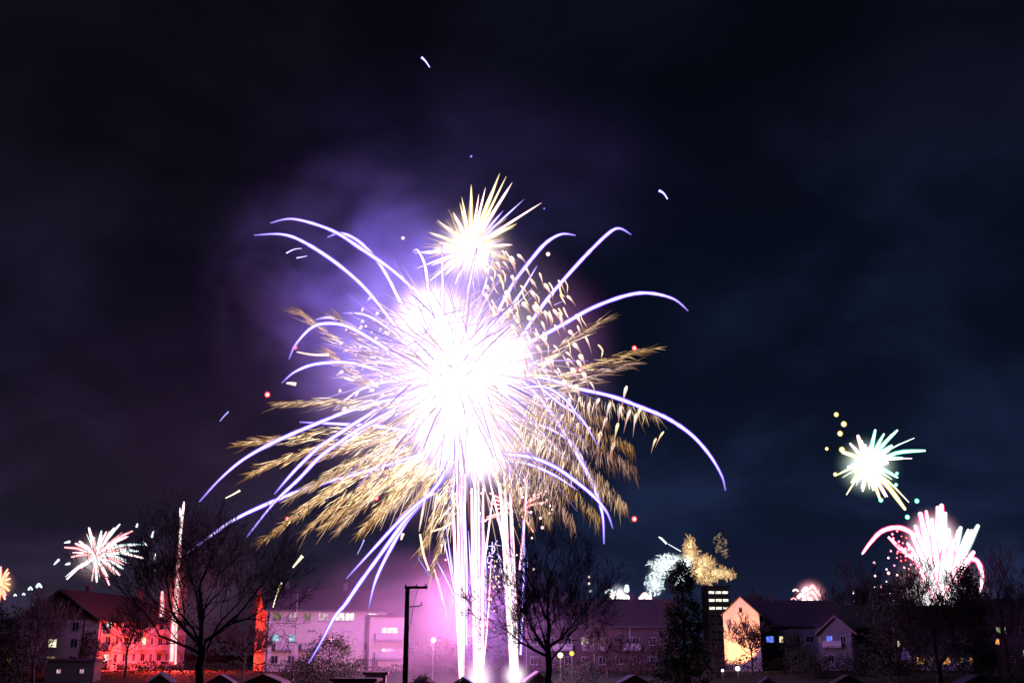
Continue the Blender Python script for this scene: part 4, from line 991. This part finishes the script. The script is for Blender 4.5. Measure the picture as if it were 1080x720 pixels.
# pink burst right
b = burst('pink_firework_fountain', 'big white and pink fan of thick jets behind the right bare tree', (992, 632), 262,
    [(971, 543, 13, 0), (977, 540, 11, 0), (983, 549, 14, 0), (989, 536, 13, 0), (993, 534, 14, 0), (997, 542, 11, 0), (1013, 557, 10, 1), (1021, 559, 8, 1), (1031, 555, 11, 1), (1026, 583, 11, 0), (1013, 580, 15, 0), (1005, 572, 15, 0), (1000, 560, 13, 0), (966, 556, 14, 0), (962, 564, 11, 0), (958, 574, 10, 0), (965, 590, 10, 0), (972, 604, 10, 0), (980, 575, 17, 0), (988, 570, 17, 0), (996, 580, 17, 0), (1008, 592, 15, 1), (1018, 594, 14, 0)], 14, [PINK, SILVER], 0, (66, (1, .93, .95), (1, .3, .45), 2.4), 8, dd=8, arc=0, comp=1)
rr_ = 36 * 262 / F; ellipsoid('glare_ball', at(985, 572, 262), rr_, rr_, rr_ * 1.15, glare_mat('fan_flash', (1, .93, .95), 1.1 * 8 / rr_, 2.6, (1, .35, .5)), b)
trail(b, [(975, 575), (962, 562), (947, 556), (930, 560), (918, 572), (910, 583)], 262, -6, 7, PINK, 'jet', tip=.45)
trail(b, [(968, 592), (952, 580), (938, 567)], 262, -4, 7, PINK, 'jet', tip=.6)
trail(b, [(1010, 600), (1022, 590), (1031, 592), (1036, 606), (1034, 622)], 262, 5, 8, PINK, 'jet', tip=.6)
rnd = random.Random(15)
for i in range(60):
    t_ = rnd.random(); x = 940 + t_ * 42 + rnd.gauss(0, 5); y = 566 + t_ * 52 + rnd.gauss(0, 7)
    mb = MB(); mb.ball(at(x, y, 258), rnd.uniform(.9, 2.2) * 262 / F, rnd.uniform(.5, 1), 6, 4); mb.build('spark', RED if i % 2 else PINK, b, smooth=True)
b = thing('white_dot_firework', 'cluster of tiny white dots left of the big pink and white fan', 'firework', at(932, 600, 300))
for x, y in ((922, 593), (937, 588), (954, 598), (946, 606), (937, 604), (923, 607), (935, 613), (923, 619), (930, 618), (930, 627), (900, 625), (906, 633), (900, 633), (938, 624), (942, 633), (935, 600), (1019, 621), (1019, 635)):
    mb = MB(); mb.ball(at(x, y, 300), rnd.uniform(1.1, 2.0) * 300 / F, 1.0, 8, 5); mb.build('star', WHITE, b, smooth=True)
# silver and gold curls behind the evergreen
def curl_cloud(name, label, D, blobs, n, w, m, seed, glare_ball=None):
    rnd = random.Random(seed); t = thing(name, label, 'firework', at(blobs[0][0], blobs[0][1], D))
    cnt = 0; rest = MB()
    for bx, by, rx_, ry_, k in blobs:
        for i in range(int(n * k)):
            a = rnd.uniform(0, 6.283); rr = math.sqrt(rnd.random()); x = bx + rx_ * rr * math.cos(a); y = by + ry_ * rr * math.sin(a); Y = D + rnd.uniform(-8, 8)
            d = rnd.uniform(0, 6.283); l = rnd.uniform(2, 5.5); cu = rnd.uniform(-1.2, 1.2); P = []
            for j in range(5):
                P.append(at(x, y, Y)); x += math.cos(d) * l * .3; y += math.sin(d) * l * .3; d += cu * .5
            ww = w * rnd.uniform(.5, 1.2) * .5 * D / F; hh = rnd.uniform(.45, 1.1) * (1.15 - .6 * rr)
            cnt += 1; mb = MB() if cnt <= 100 else rest
            mb.tube(P, [ww * .5, ww, ww, ww * .8, ww * .3], 4, [hh] * 5)
            if cnt <= 100: mb.build('spark', m, t)
        if glare_ball:
            fr = max(rx_, ry_) * D / F * glare_ball[2]; ellipsoid('glare_ball', at(bx, by, D), rx_ * D / F * glare_ball[2], fr, ry_ * D / F * glare_ball[2], glare_mat(name + '_flash', glare_ball[0], glare_ball[3] / fr, 2.4, glare_ball[1]), t)
    if cnt > 100: tag(rest.build('spark_cloud', m, t), kind='stuff')
    return t
b = curl_cloud('silver_firework', 'silver glitter cloud behind the left side of the tall evergreen', 320, [(698, 598, 13, 12, 1), (690, 615, 10, 14, 1), (708, 592, 12, 9, .8), (722, 596, 10, 12, .6), (715, 610, 10, 8, .6)], 60, 2.1, SILVER, 31, ((.8, .95, 1), (.4, .5, .6), 1.3, 2.4))
trail(b, [(703, 573), (698, 568), (695, 566)], 320, 0, 3, SILVER, 'streak'); trail(b, [(718, 581), (704, 573)], 320, 0, 1.2, SILVER, 'streak')
GOLDC = spark_mat('gold_cloud', (1, .78, .40), (.75, .28, .08), 1.15, edge=False)
curl_cloud('gold_glitter_firework', 'gold glitter cloud drifting above the tower block', 330, [(728, 586, 9, 14, 1), (727, 574, 4, 9, .5), (742, 593, 13, 8, 1), (757, 604, 14, 6, 1), (738, 602, 12, 9, 1), (768, 606, 8, 4, .4), (745, 610, 10, 6, .6)], 95, 1.9, GOLDC, 32, ((1, .68, .34), (.8, .3, .1), 1.35, 2.2))
MIST = spark_mat('dim_gold_cloud', (.5, .34, .22), (.22, .13, .10), .75, edge=False)
curl_cloud('dim_gold_curl_firework', 'faint gold loop of fading sparks above the orange gable', 340, [(759, 568, 5, 5, .5), (764, 578, 4, 12, .8), (757, 577, 4, 6, .4)], 26, 1.8, MIST, 33)
# low white bursts above the roofs
def lowburst(label, D, balls, m, seed, fl=None):
    rnd = random.Random(seed); t = thing('low_firework', label, 'firework', at(balls[0][0], balls[0][1], D), 'small bursts just above the roofs')
    for x, y, w, h_ in balls:
        trail(t, [(x - w / 2, y + h_ * .3), (x, y - h_ * .3), (x + w / 2, y + h_ * .3)], D, rnd.uniform(-3, 3), h_, m[rnd.randrange(len(m))], 'ray', tip=.8, head=.9, k=4)
    if fl:
        r = fl[0] * D / F; ellipsoid('glare_ball', at(balls[0][0], balls[0][1], D), r, r, r, glare_mat('low_flash', fl[1], fl[3] / r * 4, 2.6, fl[2]), t)
lowburst('flat white burst over the dark apartment roof', 300, [(652, 627, 12, 8), (643, 623, 10, 4), (656, 630, 8, 8), (648, 626, 8, 5), (661, 630, 6, 5), (661, 620, 1.5, 6)], [WHITE, SILVER], 1, (14, (1, 1, 1), (.7, .7, .9), 1.0))
lowburst('small round white burst left of the evergreen foot', 300, [(680, 629, 8, 7), (684, 631, 5, 6)], [WHITE], 2)
lowburst('small white burst with red rim over the row house roof', 300, [(855, 627, 12, 10), (850, 622, 6, 6), (860, 624, 8, 7), (852, 632, 10, 5), (857, 619, 6, 6), (845, 628, 6, 5), (839, 622, 5, 2.5), (837, 631, 5, 2.5)], [REDW, WHITE], 3, (20, (1, .7, .75), (1, .1, .2), 1.2))
lowburst('row of tiny white lights beside the gable left of the chimney', 300, [(25, 626, 2, 2), (32, 620, 3, 3), (41, 617, 4, 4), (16, 627, 2, 2)], [SILVER], 5)
for n_ in ('low_firework',): pass
